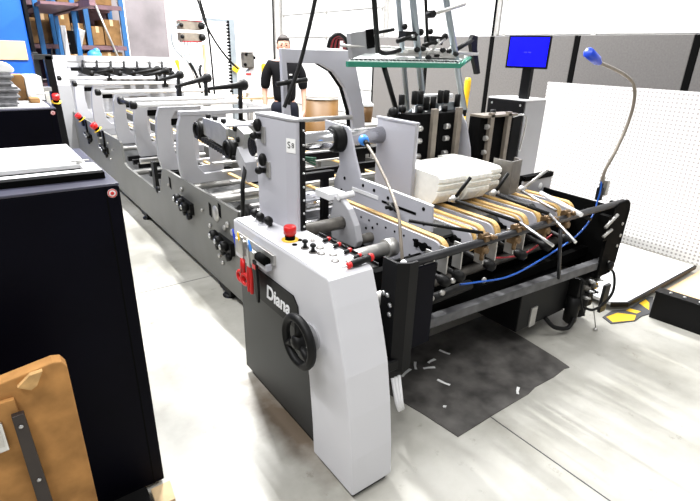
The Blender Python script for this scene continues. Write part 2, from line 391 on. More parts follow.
# three black lever knobs by the column
for (x, y) in ((.965,2.03),(.962,1.97),(.968,1.90)):
    k = part('lever_knob', 'rubber', con, lambda b: b.lathe((x+.01,y,.91), (-.5,-.4,.75), [(.008,0),(.008,.02),(.018,.024),(.021,.04),(.016,.055),(0,.06)], 14))

# screwdrivers lying across the deck edge
def screwdriver(p, d, L, r, lab, name='screwdriver', grp='small screwdrivers in the console tray'):
    p = Vector(p); d = Vector(d).normalized()
    s = empty(name, p, lab, 'screwdriver', grp)
    part('handle', 'rubber', s, lambda b: b.lathe(p, d, [(0,0),(r*.7,.002),(r,.008),(r*.85,L*.35),(r,L*.6),(r*.7,L)], 12))
    part('end_cap', 'red', s, lambda b: b.lathe(p, -d, [(r*1.0,-.006),(r*1.02,.004),(r*.8,.012),(0,.014)], 12), label='red end cap')
    if grp is None: part('ferrule', 'red', s, lambda b: b.lathe(p+d*L, d, [(r*.8,-.004),(r*.85,.008),(r*.5,.014),(0,.014)], 12))
    part('shank', 'steel', s, lambda b: b.tube([p+d*L, p+d*(L+L*.35)], r*.3, 8))
    return s
for i, (y, lb) in enumerate(((1.60,'small red-capped screwdriver furthest back in the console tray'),(1.525,'small red-capped screwdriver, second from the back of the console tray'),(1.45,'small red-capped screwdriver, third from the back of the console tray'),(1.385,'small red-capped screwdriver nearest the big one in the console tray'))):
    screwdriver((1.085,y-.01,.9195), (-.85,-.3,0), .034, .009, lb)
big = screwdriver((1.095,1.318,.930), (-1,-.05,-.06), .10, .016, 'large black screwdriver with red ends lying across the console front', grp=None)

# tool holder with hand tools on the console flank
th = empty('tool_holder', (.868, 1.9, .75), 'small grey tool holder clipped on the console flank', 'tool holder')
part('back_strip', 'satin', th, lambda b: b.box(.868, .880, 1.72, 2.08, .80, .845))
part('pocket', 'lav', th, lambda b: b.box(.842, .868, 1.735, 1.83, .772, .802), .003)
part('pocket', 'satin', th, lambda b: b.box(.842, .868, 1.86, 1.93, .75, .815), .004)
part('pocket', 'satin', th, lambda b: b.box(.842, .868, 1.97, 2.05, .76, .83), .004)
rl = part('tape_roll', 'matte', None, lambda b: b.tube([(.848,1.745,.815),(.848,1.82,.815)], .020, 16)); tag(rl, 'dark tape roll lying on the tool holder pocket', 'tape roll')
sc = empty('scissors', (.845, 2.02, .66), 'red-handled scissors hanging handles down on the console flank', 'scissors')
for dy in (-.022, .022):
    part('handle', 'red', sc, lambda b: b.torus((.842,2.02+dy,.645), (1,.2,0), .026, .009, 20, 8).tube([(.842,2.02+dy*.6,.67),(.845,2.02+dy*.2,.74)], .009, 8), label='red handle')
    part('blade', 'steel', sc, lambda b: b.box(.843, .847, 2.02+dy*.25-.006, 2.02+dy*.25+.006, .74, .85))
pl2 = empty('pliers', (.84, 1.955, .60), 'red-gripped pliers hanging beside the scissors', 'pliers')
for dy in (-.014, .014):
    part('grip', 'red', pl2, lambda b: b.tube(smooth([(.842,1.945+dy*.4,.73),(.842,1.945+dy*1.2,.68),(.842,1.945+dy,.60)]), .009, 8))
part('jaw', 'satin', pl2, lambda b: b.prism([(1.93,.73),(1.96,.73),(1.955,.80),(1.945,.835),(1.937,.80)], 'x', .836, .848))
kn = empty('hand_brush', (.84, 1.87, .58), 'black strap-like brush hanging by the scissors', 'brush')
part('handle', 'rubber', kn, lambda b: b.prism([(1.84,.75),(1.875,.76),(1.865,.62),(1.85,.56),(1.835,.56),(1.83,.63)], 'x', .838, .85), .003)
part('ferrule', 'red', kn, lambda b: b.box(.836, .852, 1.843, 1.872, .722, .742), label='red band')
for (y, c, lb) in ((2.055,'blue','blue pen standing in the tool holder'),(2.0,'yellow','yellow pen standing in the tool holder'),(1.90,'white','white pen standing in the tool holder'),(1.885,'lblue','bright blue stub pen at the front of the tool holder')):
    o = part('marker_pen', c, None, lambda b: b.lathe((.853,y,.765), (-.1,.15,1), [(.005,0),(.006,.01),(.006,.075),(.004,.08),(.004,.1),(0,.101)], 10)); tag(o, lb, 'pen', 'pens in the tool holder')

for o in [o for o in COL.objects if o.parent is None and (o.name.split('.')[0] in ('tool_holder','tape_roll','scissors','pliers','hand_brush','marker_pen'))]:
    k_ = o.name.split('.')[0]
    o.location.y -= {'scissors': .085, 'pliers': .085, 'hand_brush': .055}.get(k_, .045); o.location.z += {'hand_brush': .04, 'scissors': .02, 'pliers': .02}.get(k_, .015)

# ------------------------------------------------------------------ control column on the console
cc = empty('control_column', (1.04, 1.9, .909), 'tall pale grey control column standing on the console deck', 'control column')
plan = [(.996,2.05),(1.020,1.82),(1.038,1.762),(1.054,1.760),(1.076,2.05)]
part('housing', 'lav', cc, lambda b: b.prism(plan, 'z', .909, 1.385), .004)
part('top_cover', 'lav2', cc, lambda b: b.prism([(.993,2.054),(1.017,1.816),(1.036,1.758),(1.074,1.758),(1.084,2.054)], 'z', 1.385, 1.397), .003)
part('rear_strip', 'black', cc, lambda b: b.prism([(1.054,1.754),(1.079,1.757),(1.094,2.05),(1.076,2.05)], 'z', .90, 1.385), .002)
for z in (.93,.99,1.05,1.11,1.17,1.23,1.29,1.35):
    part('screw', 'steel', cc, lambda b: b.lathe((1.067,1.755,z), (0,-1,0), [(.005,0),(.005,.004),(0,.005)], 8))
n = Vector((-.99,-.12,0))
for (y, z) in ((2.015,1.325),(1.985,1.175)):
    x = 1.020-(y-1.82)*.024/.23
    h = part('latch', 'rubber', cc, lambda b: b.ball((x-.012,y,z+.02), .024, .8, .9, 1.25).tube([(x,y,z-.03),(x-.035,y-.005,z-.025)], .013, 10).ball((x-.035,y-.005,z-.025), .018))
    part('latch_plate', 'satin', h, lambda b: b.box(x-.004, x+.004, y-.045, y-.015, z-.055, z+.015))
# sticker with a small mark on the chamfer face
c0 = Vector((1.020,1.82,0)); c1 = Vector((1.038,1.762,0)); dX = (c1-c0).normalized(); nn = Vector((dX.y,-dX.x,0))
if nn.x > 0: nn = -nn
st = MB(); mid = (c0+c1)/2+nn*.0012
st.prism([tuple((mid+dX*u+nn*w)[:2]) for (u,w) in ((-.026,0),(.026,0),(.026,.001),(-.026,.001))], 'z', 1.255, 1.315)
stk = st.build('sticker', 'paper', cc)
text('sticker_mark', 'S', 'rubber', stk, tuple(mid+nn*.0016-dX*.010+Vector((0,0,1.286))), dX, (0,0,1), .04, .0004)
text('sticker_mark', '8', 'rubber', stk, tuple(mid+nn*.0016+dX*.012+Vector((0,0,1.286))), dX, (0,0,1), .03, .0004)
# ------------------------------------------------------------------ folder-gluer machine bed
fm = empty('folding_machine', (2.0, 6.0, 0), 'long grey folding and gluing machine bed running away to the back left', 'machine')
XS = 1.16
sidepts = [(2.13,.10),(9.6,.10),(9.6,.72),(6.95,.72),(6.93,.50),(6.80,.47),(6.62,.47),(6.58,.70),(5.76,.715),(5.66,.70),(5.62,.49),(5.50,.465),(4.50,.455),(4.36,.46),(4.22,.70),(4.10,.715),(3.55,.72),(2.69,.727),(2.71,.64),(2.66,.60),(2.13,.60)]
part('side_plate', 'grey', fm, lambda b: b.prism(sidepts, 'x', XS, XS+.022), .002)
part('far_side_plate', 'grey', fm, lambda b: b.prism([(2.6,.10),(9.6,.10),(9.6,.72),(2.6,.72)], 'x', 2.95, 2.975))
part('side_rib', 'grey', fm, lambda b: b.box(XS+.02, XS+.2, 2.13, 9.6, .10, .12))
# leveling feet
for y in (3.02, 5.1, 7.4, 9.2):
    f = part('leveling_foot', 'rubber', fm, lambda b: b.lathe((1.21,y,0), (0,0,1), [(.055,0),(.055,.012),(.04,.02),(.015,.024),(.015,.10)], 16))
    part('foot_bracket', 'black', f, lambda b: b.prism([(y-.09,.035),(y+.10,.035),(y+.13,.10),(y-.09,.10)], 'x', 1.175, 1.25))
    part('lock_nut', 'steel', f, lambda b: b.lathe((1.21,y,.045), (0,0,1), [(.02,0),(.02,.02)], 6))
# cross rollers and slats between the plates
for (y, z, r, m) in ((2.95,.60,.05,'chrome'),(2.55,.62,.045,'chrome'),(3.35,.62,.03,'satin'),(3.62,.56,.04,'satin'),(4.6,.40,.03,'satin'),(5.0,.62,.03,'satin'),(5.4,.42,.03,'satin'),(6.7,.45,.03,'satin')):
    part('cross_roller', m, fm, lambda b: b.tube([(XS+.02,y,z),(2.95,y,z)], r, 14))
for (y, z) in ((2.95,.60),(2.55,.62)):
    part('bearing_hub', 'rubber', fm, lambda b: b.tube([(1.30,y,z),(1.37,y,z)], .085, 18))
for (y, z) in ((2.75,.74),(2.90,.79),(3.05,.83),(3.2,.87),(3.35,.90)):
    part('slat', 'satin', fm, lambda b: b.box(1.28, 2.4, y-.025, y+.025, z-.012, z))
for x in (1.5, 1.85, 2.2, 2.55):
    part('belt_carrier', 'grey', fm, lambda b: b.box(x-.02, x+.02, 3.9, 8.6, .62, .72))
    part('belt', 'tan', fm, lambda b: b.box(x+.025, x+.055, 2.7, 8.6, .715, .728))
part('drip_tray', 'dgrey', fm, lambda b: b.box(1.22, 2.9, 4.2, 8.8, .24, .26))
for y in (4.62, 4.75, 5.15, 5.35, 5.55):
    part('tie_bar', 'black', fm, lambda b: b.box(1.19, 2.95, y-.02, y+.02, .52, .57))
part('drive_link', 'rubber', fm, lambda b: b.box(1.168, 1.20, 4.50, 4.58, .42, .70).ball((1.17,4.45,.46), .035, .6))
# portal arms
def arm(y, h=0, first=False):
    a = part('portal_arm', 'lav2', fm, lambda b: b.prism([(1.175,.675+h),(1.15,.80+h),(1.15,.95+h),(1.17,1.12+h),(1.20,1.20),(1.55,1.20),(1.55,1.165),(1.33,1.165),(1.285,1.10),(1.275,.95+h),(1.295,.80+h),(1.34,.745+h),(1.80,.745+h),(1.80,.675+h)], 'y', y-.025, y+.025), .004)
    part('back_panel', 'lav2', a, lambda b: b.prism([(1.28,.70),(1.52,.70),(1.52,1.165),(1.28,1.165),(1.28,1.10),(1.41,1.10),(1.41,.80),(1.28,.80)], 'y', y+.026, y+.036))
    part('vent_grille', 'matte', a, lambda b: b.box(1.28, 1.41, y+.028, y+.036, 1.045, 1.10))
    return a
for y in (3.72, 4.25, 4.95, 5.75, 6.9, 8.1): arm(y)
# white cross rails with black ends
for (y, x1) in ((4.22,2.0),(4.62,2.05),(5.55,2.1),(6.88,2.2),(8.1,2.3)):
    r = part('cross_rail', 'white', fm, lambda b: b.tube([(.99,y,1.225),(x1,y,1.225)], .019, 12))
    part('rail_end', 'rubber', r, lambda b: b.lathe((.985,y,1.225), (1,0,0), [(0,-.012),(.026,-.01),(.033,0),(.033,.03),(.024,.04)], 14))
part('rail_tie', 'rubber', fm, lambda b: b.tube([(1.0,4.24,1.225),(1.0,4.60,1.225)], .018, 10))
part('top_side_bar', 'white', fm, lambda b: b.box(1.90, 1.94, 3.70, 5.0, 1.20, 1.235))
part('top_front_bar', 'lav2', fm, lambda b: b.box(1.19, 1.94, 3.69, 3.75, 1.19, 1.222), .004)
# black clamp levers on top
def lever(x0, x1, y, z0, z1, zb):
    l = part('clamp_lever', 'rubber', fm, lambda b: b.lathe((x0,y,z0), (x1-x0,0,z1-z0), [(0,-.004),(.012,0),(.022,(x1-x0)*.75),(.026,(x1-x0)*.92),(.042,(x1-x0)),(.045,(x1-x0)+.03),(.03,(x1-x0)+.05),(0,(x1-x0)+.055)], 16))
    part('lever_post', 'rubber', l, lambda b: b.tube([(x1-.01,y,z1),(x1-.02,y,zb)], .018, 10).box(x1-.05,x1+.01,y-.03,y+.03,zb,zb+.04))
lever(1.43,1.70,3.72,1.375,1.40,1.10)
lever(1.50,1.80,4.7,1.325,1.40,1.15)
lever(1.62,1.84,5.6,1.33,1.385,1.2)
lever(1.70,1.97,6.5,1.33,1.39,1.2)
lever(1.75,2.10,7.3,1.32,1.38,1.2)
lever(1.40,1.62,7.9,1.30,1.34,1.2)
part('lever_post', 'rubber', fm, lambda b: b.box(1.51,1.545,4.68,4.72,1.14,1.33))
# clusters of black hand knobs on the flank
def cluster(y, z, s=1):
    k = part('knob_cluster', 'rubber', fm, lambda b: b.box(XS-.03*s, XS, y-.13*s, y+.12*s, z-.05*s, z+.04*s))
    for i in range(3):
        yy = y+.10*s-i*.085*s; zz = z+.035*s-i*.012*s
        part('knob', 'rubber', k, lambda b: b.lathe((XS-.02,yy,zz), (-1,0,0), [(.020*s,0),(.036*s,.015*s),(.036*s,.045*s),(.024*s,.055*s),(0,.056*s)], 14))
        part('knob_cap', 'steel', k, lambda b: b.lathe((XS-.02-.055*s,yy,zz), (-1,0,0), [(.018*s,0),(.016*s,.006),(0,.007)], 12))
        part('knob', 'rubber', k, lambda b: b.lathe((XS-.01,yy-.02*s,zz-.075*s), (-1,0,0), [(.018*s,0),(.026*s,.012*s),(.026*s,.035*s),(0,.04*s)], 12))
cluster(3.62,.535); cluster(2.90,.455); cluster(6.45,.50,.8); cluster(7.4,.52,.8)
for (y, z, r) in ((3.72,.635,.018),(3.30,.58,.012),(3.17,.50,.016),(3.12,.46,.016),(3.03,.32,.016),(2.98,.285,.016),(2.62,.55,.02),(2.85,.60,.022),(2.78,.57,.022),(2.90,.565,.02),(4.05,.60,.012),(6.3,.60,.012),(6.1,.55,.012),(6.25,.42,.012),(6.55,.62,.012)):
    part('flank_bolt', 'satin', fm, lambda b: b.lathe((XS,y,z), (-1,0,0), [(r,0),(r,.012),(r*.6,.016),(0,.017)], 10))
for (y, z) in ((4.02,.62),(2.98,.66),(3.15,.62)):
    part('slot', 'matte', fm, lambda b: b.prism([(y-.02,z-.05),(y+.02,z-.04),(y+.02,z+.05),(y-.02,z+.04)], 'x', XS-.003, XS+.002))
part('inspection_cover', 'satin', fm, lambda b: b.lathe((XS,3.05,.62), (-1,0,0), [(.055,0),(.055,.004),(0,.005)], 20))
for (y, z) in ((6.68,.70),(7.75,.70)):
    estop(fm, XS-.02, y, z, (-.6,0,.8), 1.5)
    part('button_bracket', 'black', fm, lambda b: b.box(XS-.03, XS, y-.05, y+.05, z-.08, z-.01).box(XS-.02, XS, y-.22, y-.17, z-.30, z+.02))
# far delivery end
part('delivery_body', 'term', fm, lambda b: b.prism([(8.8,.30),(9.55,.30),(9.55,1.50),(9.2,1.50),(8.8,1.15)], 'x', 1.10, 2.95), .01)
part('delivery_leg', 'term', fm, lambda b: b.prism([(8.6,.1),(9.0,.1),(9.0,1.48),(8.8,1.48),(8.6,1.1)], 'x', 1.02, 1.20), .01)
part('tension_bar', 'satin', fm, lambda b: b.tube([(1.25,8.95,1.42),(2.8,8.95,1.42)], .015, 8))
for i in range(7):
    x = 1.42+i*.2
    part('hold_down', 'rubber', fm, lambda b: b.box(x-.05, x+.05, 8.50, 8.85, 1.25, 1.34, Matrix.Rotation(.35,3,'Y')).tube([(x,8.8,1.30),(x+.05,8.95,1.43)], .02, 8).ball((x+.07,8.55,1.27), .045))
part('hold_down_bar', 'rubber', fm, lambda b: b.tube([(1.25,8.7,1.32),(2.75,8.7,1.33)], .025, 8))

# folding carrier hanging beside the column
fc = empty('folding_carrier', (1.34, 3.1, 1.0), 'grey folding carrier with a dark chain underneath, left of the control column', 'carrier')
part('side_plate', 'satin', fc, lambda b: b.prism([(3.36,1.10),(2.98,1.06),(2.96,1.19),(3.05,1.215),(3.36,1.215)], 'x', 1.235, 1.25), .003)
part('top_plate', 'lav', fc, lambda b: b.box(1.25, 1.42, 2.98, 3.36, 1.195, 1.207))
part('chain', 'rubber', fc, lambda b: [b.tube([(1.22,3.50-i*.045,1.075-i*.0035),(1.27,3.50-i*.045,1.075-i*.0035)], .019, 8) for i in range(15)])
part('chain_guard', 'matte', fc, lambda b: b.prism([(3.5,1.06),(2.86,1.01),(2.86,1.035),(3.5,1.09)], 'x', 1.225, 1.27))
for (y, z) in ((3.44,1.12),(2.92,1.07)):
    part('end_pulley', 'rubber', fc, lambda b: b.tube([(1.22,y,z),(1.28,y,z)], .062, 16))
    part('pulley_rim', 'rubber', fc, lambda b: b.torus((1.215,y,z), (1,0,0), .05, .010, 18, 8))
part('mount_rod', 'satin', fc, lambda b: b.tube([(1.3,3.2,1.18),(2.4,3.2,1.18)], .018, 10))
part('air_block', 'satin', fc, lambda b: b.box(1.27, 1.34, 2.80, 2.90, 1.02, 1.20, Matrix.Rotation(.3,3,'X')))
for (y, z) in ((3.34,1.225),(3.22,1.225),(3.08,1.225),(2.9,1.2),(2.86,1.14)):
    part('thumb_screw', 'rubber', fc, lambda b: b.lathe((1.27,y,z-.02), (0,0,1), [(.008,0),(.018,.01),(.018,.03),(0,.034)], 10))
part('guide_shoe', 'lav2', fc, lambda b: b.prism([(2.86,1.02),(2.70,.90),(2.72,1.02),(2.82,1.10)], 'x', 1.24, 1.32))
cb = tag(part('power_cable', 'rubber', None, lambda b: b.tube(smooth([(1.31,2.86,1.05),(1.25,2.74,.99),(1.20,2.68,.90),(1.19,2.67,.80),(1.20,2.70,.70),(1.22,2.74,.60)]), .013, 8)), 'black cable drooping behind the control column', 'cable')
# ------------------------------------------------------------------ feeder
fd = empty('feeder', (2.2, 1.8, 0), 'belt feeder with black front rail and tan belts at the near end of the machine', 'feeder')
# lobed side plate that runs forward as a slotted guide
lobe = [(2.520,1.275),(2.285,1.262),(2.265,1.245),(2.205,1.10),(2.150,.990),(1.575,.975),(1.565,.84),(2.40,.835),(2.415,.92),(2.36,1.02),(2.365,1.10),(2.44,1.17),(2.515,1.20)]
sp = part('guide_side_plate', 'lav', fd, lambda b: b.prism(lobe, 'x', 1.685, 1.700), .003)
part('plate_rim', 'white', sp, lambda b: b.prism([(2.148,.990),(1.575,.975),(1.575,.971),(2.146,.985)], 'x', 1.684, 1.702))
part('scale_strip', 'white', sp, lambda b: b.box(1.680, 1.686, 1.98, 2.22, .905, .925), label='white strip')
part('slot', 'matte', sp, lambda b: b.box(1.683, 1.687, 1.68, 1.95, .898, .912))
part('clamp_knob', 'rubber', sp, lambda b: b.lathe((1.685,1.845,.905), (-1,0,0), [(.012,0),(.022,.01),(.022,.03),(.010,.034),(.010,.06),(0,.062)], 12).tube([(1.655,1.87,.92),(1.655,1.78,.89)], .009, 8))
for (y, z) in ((2.30,.96),(2.12,.955),(2.02,.95),(1.90,.935),(1.63,.945),(1.62,.87),(2.33,.88)):
    part('screw', 'matte', sp, lambda b: b.lathe((1.685,y,z), (-1,0,0), [(.010,0),(.009,.004),(0,.005)], 10))
sh = part('main_shaft', 'chrome', fd, lambda b: b.tube([(1.12,2.36,1.185),(2.21,2.36,1.185)], .052, 20))
part('shaft_hub', 'rubber', sh, lambda b: b.lathe((1.625,2.36,1.185), (1,0,0), [(.055,0),(.078,.012),(.080,.05),(.080,.06)], 24))
part('shaft_ring', 'rubber', sh, lambda b: b.lathe((1.61,2.36,1.185), (1,0,0), [(.06,0),(.06,.02)], 24))
part('end_fitting', 'lblue', sh, lambda b: b.ball((1.33,2.29,1.14), .022, 1.2, 1, .9), label='bright blue fitting')
# dark frame between column and lobe plate
for (y, z, x0, x1) in ((2.65,1.03,1.3,2.9),(2.42,.965,1.25,1.68),(2.75,.90,1.3,2.9)):
    part('frame_bar', 'black', fd, lambda b: b.box(x0, x1, y-.02, y+.02, z-.022, z+.022))
for x in (1.60, 1.26, 2.96): part('frame_post', 'black', fd, lambda b: b.box(x, x+.04, 2.40, 2.44, .60, .945))
part('perforated_plate', 'lav', fd, lambda b: b.box(1.32, 1.66, 2.44, 2.62, .80, .81))
for i in range(4):
    for j in range(2):
        part('hole', 'matte', fd, lambda b: b.lathe((1.38+i*.07, 2.49+j*.07, .81), (0,0,1), [(.010,0),(.010,.0008),(0,.001)], 10))
for k in range(3):
    part('green_lead', 'pcb', fd, lambda b: b.tube(smooth([(1.35,2.72+.03*k,1.08),(1.45,2.66+.05*k,1.09),(1.55,2.6+.04*k,1.05),(1.66,2.58,1.03-.02*k)]), .008, 6))
part('grip_plate', 'satin', fd, lambda b: b.box(1.4, 1.6, 2.5, 2.8, .99, 1.0))
# upright grey guide plate
part('upright_guide', 'lav', fd, lambda b: b.prism([(2.0,2.400),(2.014,2.404),(2.014,2.042),(2.0,2.038)], 'z', .838, 1.290), .003)
part('guide_lip', 'lav', fd, lambda b: b.box(1.992, 2.018, 2.038, 2.404, 1.283, 1.297), .003)
part('guide_flange', 'lav2', fd, lambda b: b.box(1.990, 2.0, 2.038, 2.048, .84, 1.29))
# belt carriages
def carriage(x, w, plate=True, z=.83, yb=2.45, m='lav', thick=.014, yf=1.50, knob=True):
    R = .058
    inner = [(yb,z-.012)] + [(yf+R+R*math.cos(math.radians(a)), z-.012-R+R*math.sin(math.radians(a))) for a in range(90, 271, 15)] + [(1.75,.60),(1.95,.575),(yb,.62)]
    outer = [(yb,z)] + [(yf+R+(R+.011)*math.cos(math.radians(a)), z-.012-R+(R+.011)*math.sin(math.radians(a))) for a in range(90, 271, 15)]
    inn = [(yb,z-.011)] + [(yf+R+R*math.cos(math.radians(a)), z-.012-R+R*math.sin(math.radians(a))) for a in range(90, 271, 15)]
    c = part('belt_carriage', m, fd, lambda b: b.prism(inner, 'x', x, x+thick), .002)
    part('feed_belt', 'tan', c, lambda b: b.prism(outer+inn[::-1], 'x', x+thick, x+thick+w))
    part('pulley', 'rubber', c, lambda b: b.tube([(x+thick+.002,yf+R,z-.012-R),(x+thick+w-.002,yf+R,z-.012-R)], R-.003, 18))
    if knob:
        part('tension_screw', 'matte', c, lambda b: b.tube([(x-.02,yf+.115,.745),(x,yf+.115,.745)], .022, 12).box(x-.008,x,yf+.07,yf+.19,.735,.757).box(x-.012,x,yf+.165,yf+.185,.725,.767))
    return c
A = carriage(1.703, .036, z=.808)
for i in range(9):
    part('screw', 'matte', A, lambda b: b.lathe((1.703,1.70+i*.075,.755), (-1,0,0), [(.007,0),(.006,.003),(0,.004)], 8))
for (y, z) in ((2.1,.70),(2.06,.66),(2.10,.63),(2.04,.72),(1.9,.66),(1.72,.66),(2.3,.72)):
    part('screw', 'matte', A, lambda b: b.lathe((1.703,y,z), (-1,0,0), [(.009,0),(.008,.003),(0,.004)], 8))
carriage(1.925, .018, z=.825)
carriage(1.985, .034, z=.828, knob=False)
carriage(2.10, .036, z=.832, knob=False)
carriage(2.315, .012, z=.828)
carriage(2.36, .034, z=.830, knob=False)
carriage(2.49, .034, z=.830, knob=False)
carriage(2.70, .034, z=.832)
carriage(2.84, .034, z=.832, knob=False)
for (x0, x1) in ((1.775,1.915),(2.15,2.31),(2.54,2.69)):
    part('deck_plate', 'dgrey', fd, lambda b: b.prism([(1.62,.775),(1.66,.812),(2.45,.812),(2.45,.80),(1.66,.80),(1.62,.76)], 'x', x0, x1))
for y in (1.62, 2.05):
    part('under_roller', 'roll', fd, lambda b: b.tube([(1.2,y,.66 if y > 1.8 else .52),(3.1,y,.66 if y > 1.8 else .52)], .03, 12))
# rollers between console and carriages
part('rubber_roller', 'roll', fd, lambda b: b.tube([(1.14,2.02,.80),(1.50,2.02,.80)], .034, 16))
part('steel_roller', 'satin', fd, lambda b: b.tube([(1.14,1.76,.715),(1.58,1.76,.715)], .036, 16))
part('roller_collar', 'satin', fd, lambda b: b.tube([(1.56,1.76,.715),(1.62,1.76,.715)], .050, 16))
part('steel_roller', 'satin', fd, lambda b: b.tube([(1.14,1.52,.60),(1.66,1.52,.60)], .032, 16))
part('cam_plate', 'lav2', fd, lambda b: b.prism([(2.10,.93),(2.04,.925),(1.97,.885),(1.91,.81),(1.88,.73),(1.90,.69),(2.12,.68),(2.14,.80)], 'x', 1.47, 1.51), .006)
part('cam_bracket', 'white', fd, lambda b: b.box(1.45, 1.56, 2.12, 2.26, .90, .935).tube([(1.46,2.05,.935),(1.56,2.05,.94)], .018, 10))
part('rear_beam', 'lav2', fd, lambda b: b.box(1.2, 3.1, 2.55, 2.58, .45, .70))
part('shade_pan', 'matte', fd, lambda b: b.box(1.2, 3.1, 1.52, 2.55, .37, .40))  # matte black stands in for the shade below the rail
for x in (1.28, 1.34): part('inner_bracket', 'satin', fd, lambda b: b.box(x, x+.025, 2.26, 2.32, .62, .86))
part('sensor_box', 'roll', fd, lambda b: b.box(1.24, 1.30, 2.2, 2.30, .72, .84), .01)
# front rail with posts and beam
part('front_rail', 'barsteel', fd, lambda b: b.tube([(1.30,1.34,.845),(3.13,1.325,.838)], .020, 14))
part('rail_end', 'white', fd, lambda b: b.lathe((1.30,1.34,.845), (-1,0,0), [(.020,0),(.018,.008),(0,.010)], 14))
part('under_rail', 'barsteel', fd, lambda b: b.tube([(1.40,1.40,.795),(3.08,1.40,.795)], .014, 12))
part('left_post', 'black', fd, lambda b: b.prism([(1.250,1.42),(1.250,1.33),(1.295,1.300),(1.345,1.300),(1.345,1.315),(1.30,1.315),(1.265,1.34),(1.265,1.42)], 'z', .33, .862), .002)
part('post_panel', 'cabinet', fd, lambda b: b.box(1.352, 1.475, 1.318, 1.33, .42, .82), .003)
part('post_foot', 'black', fd, lambda b: b.box(1.20, 1.36, 1.31, 1.37, .345, .40), .006)
for (y, z) in ((1.375,.70),(1.40,.70),(1.355,.66),(1.355,.615)):
    part('bolt', 'steel', fd, lambda b: b.lathe((1.250,y,z), (-1,0,0), [(.011,0),(.011,.006),(0,.009)], 10))
rp = [(2.97,.36),(3.14,.36),(3.14,.40),(3.18,.42),(3.205,.78),(3.19,.83),(3.155,.855),(3.05,.85),(2.99,.82),(2.98,.60)]
part('right_post', 'matte', fd, lambda b: b.prism(rp, 'y', 1.30, 1.318).box(3.165,3.185,1.30,1.42,.43,.82), .003)
rb = part('right_bracket', 'matte', fd, lambda b: b.box(2.94,2.98,1.30,1.36,.62,.78)); part('bracket_pin', 'satin', rb, lambda b: b.tube([(2.90,1.29,.72),(3.0,1.28,.79)], .010, 8)); part('bracket_pin', 'satin', rb, lambda b: b.tube([(2.90,1.29,.66),(2.97,1.28,.70)], .009, 8))
for (x, z) in ((3.14,.70),(3.15,.62),(3.14,.55),(3.08,.45)):
    part('bolt', 'satin', fd, lambda b: b.lathe((x,1.30,z), (0,-1,0), [(.010,0),(.010,.005),(0,.007)], 10))
part('end_knob', 'rubber', fd, lambda b: b.lathe((3.08,1.30,.43), (0,-1,0), [(.014,0),(.028,.01),(.028,.03),(0,.034)], 14))
part('front_beam', 'beam', fd, lambda b: b.prism([(1.42,1.405),(2.98,1.312),(3.15,1.302),(3.15,1.352),(2.98,1.362),(1.42,1.455)], 'z', .415, .467), .004)
part('inner_beam', 'matte', fd, lambda b: b.box(1.37, 3.10, 1.46, 1.50, .44, .50))
part('side_wall', 'matte', fd, lambda b: b.prism([(1.325,.38),(1.40,.12),(2.7,.12),(2.7,.86),(1.80,.81),(1.325,.80)], 'x', 3.105, 3.125))
part('back_wall', 'matte', fd, lambda b: b.box(1.45, 3.1, 1.95, 1.97, .38, .56))
part('dark_infill', 'matte', fd, lambda b: b.box(1.45, 3.1, 1.635, 1.65, .40, .70))  # added dark sheet, hides the lit floor so the underside reads dark
# bronze clamps and rods on the rail
def clamp(x, z=.835):
    c = part('rail_clamp', 'brass', fd, lambda b: b.box(x-.022,x+.022,1.318,1.365,z-.05,z-.012).box(x-.016,x+.016,1.31,1.36,z+.015,z+.042).tube([(x-.028,1.335,z+.04),(x+.025,1.335,z+.04)], .013, 10).tube([(x,1.305,z-.03),(x,1.375,z-.03)], .016, 10).tube([(x-.01,1.325,z-.08),(x-.01,1.325,z-.04)], .011, 10))
    part('clamp_screw', 'brass', c, lambda b: b.lathe((x+.02,1.31,z+.035), (.3,-1,.2), [(.014,0),(.014,.015),(.008,.018),(.008,.03),(0,.03)], 10))
for x in (1.80, 2.05, 2.31, 2.50): clamp(x)
for (x, y) in ((1.86,1.37),(2.10,1.37),(1.53,1.39),(1.62,1.39),(1.72,1.39),(1.955,1.37),(2.2,1.38)):
    part('stop_finger', 'satin', fd, lambda b: b.box(x-.004, x+.004, y-.005, y+.05, .70, .83))
def rod(a, c, r, m):
    return part('guide_rod', m, fd, lambda b: b.tube([a, c], r, 10))
rod((1.58,1.62,.905),(1.79,1.335,.888),.009,'rubber')
rod((2.05,1.76,.905),(2.07,1.335,.890),.010,'rubber'); rod((2.07,1.335,.890),(2.06,1.13,.835),.008,'steel')
rod((2.33,1.70,.915),(2.33,1.335,.890),.010,'rubber'); rod((2.33,1.335,.89),(2.20,1.10,.835),.008,'steel')
rod((2.54,1.67,.915),(2.47,1.38,.875),.009,'steel')
rod((2.65,1.60,.90),(2.52,1.26,.875),.013,'white')
rod((2.75,1.62,.86),(2.72,1.30,.80),.010,'rubber')
rod((2.41,1.30,.80),(2.46,1.28,.50),.010,'barsteel')
rod((2.05,1.76,.905),(2.10,1.70,1.04),.010,'rubber')
rod((2.33,1.70,.915),(2.38,1.66,1.04),.010,'rubber')
rod((2.56,1.66,.93),(2.68,1.60,1.04),.009,'satin')
for (p) in ((2.05,1.76,.91),(2.33,1.70,.92),(2.55,1.67,.92)):
    part('rod_joint', 'satin', fd, lambda b: b.ball(p, .022).tube([Vector(p)-Vector((.035,0,0)), Vector(p)+Vector((.035,0,0))], .012, 8))
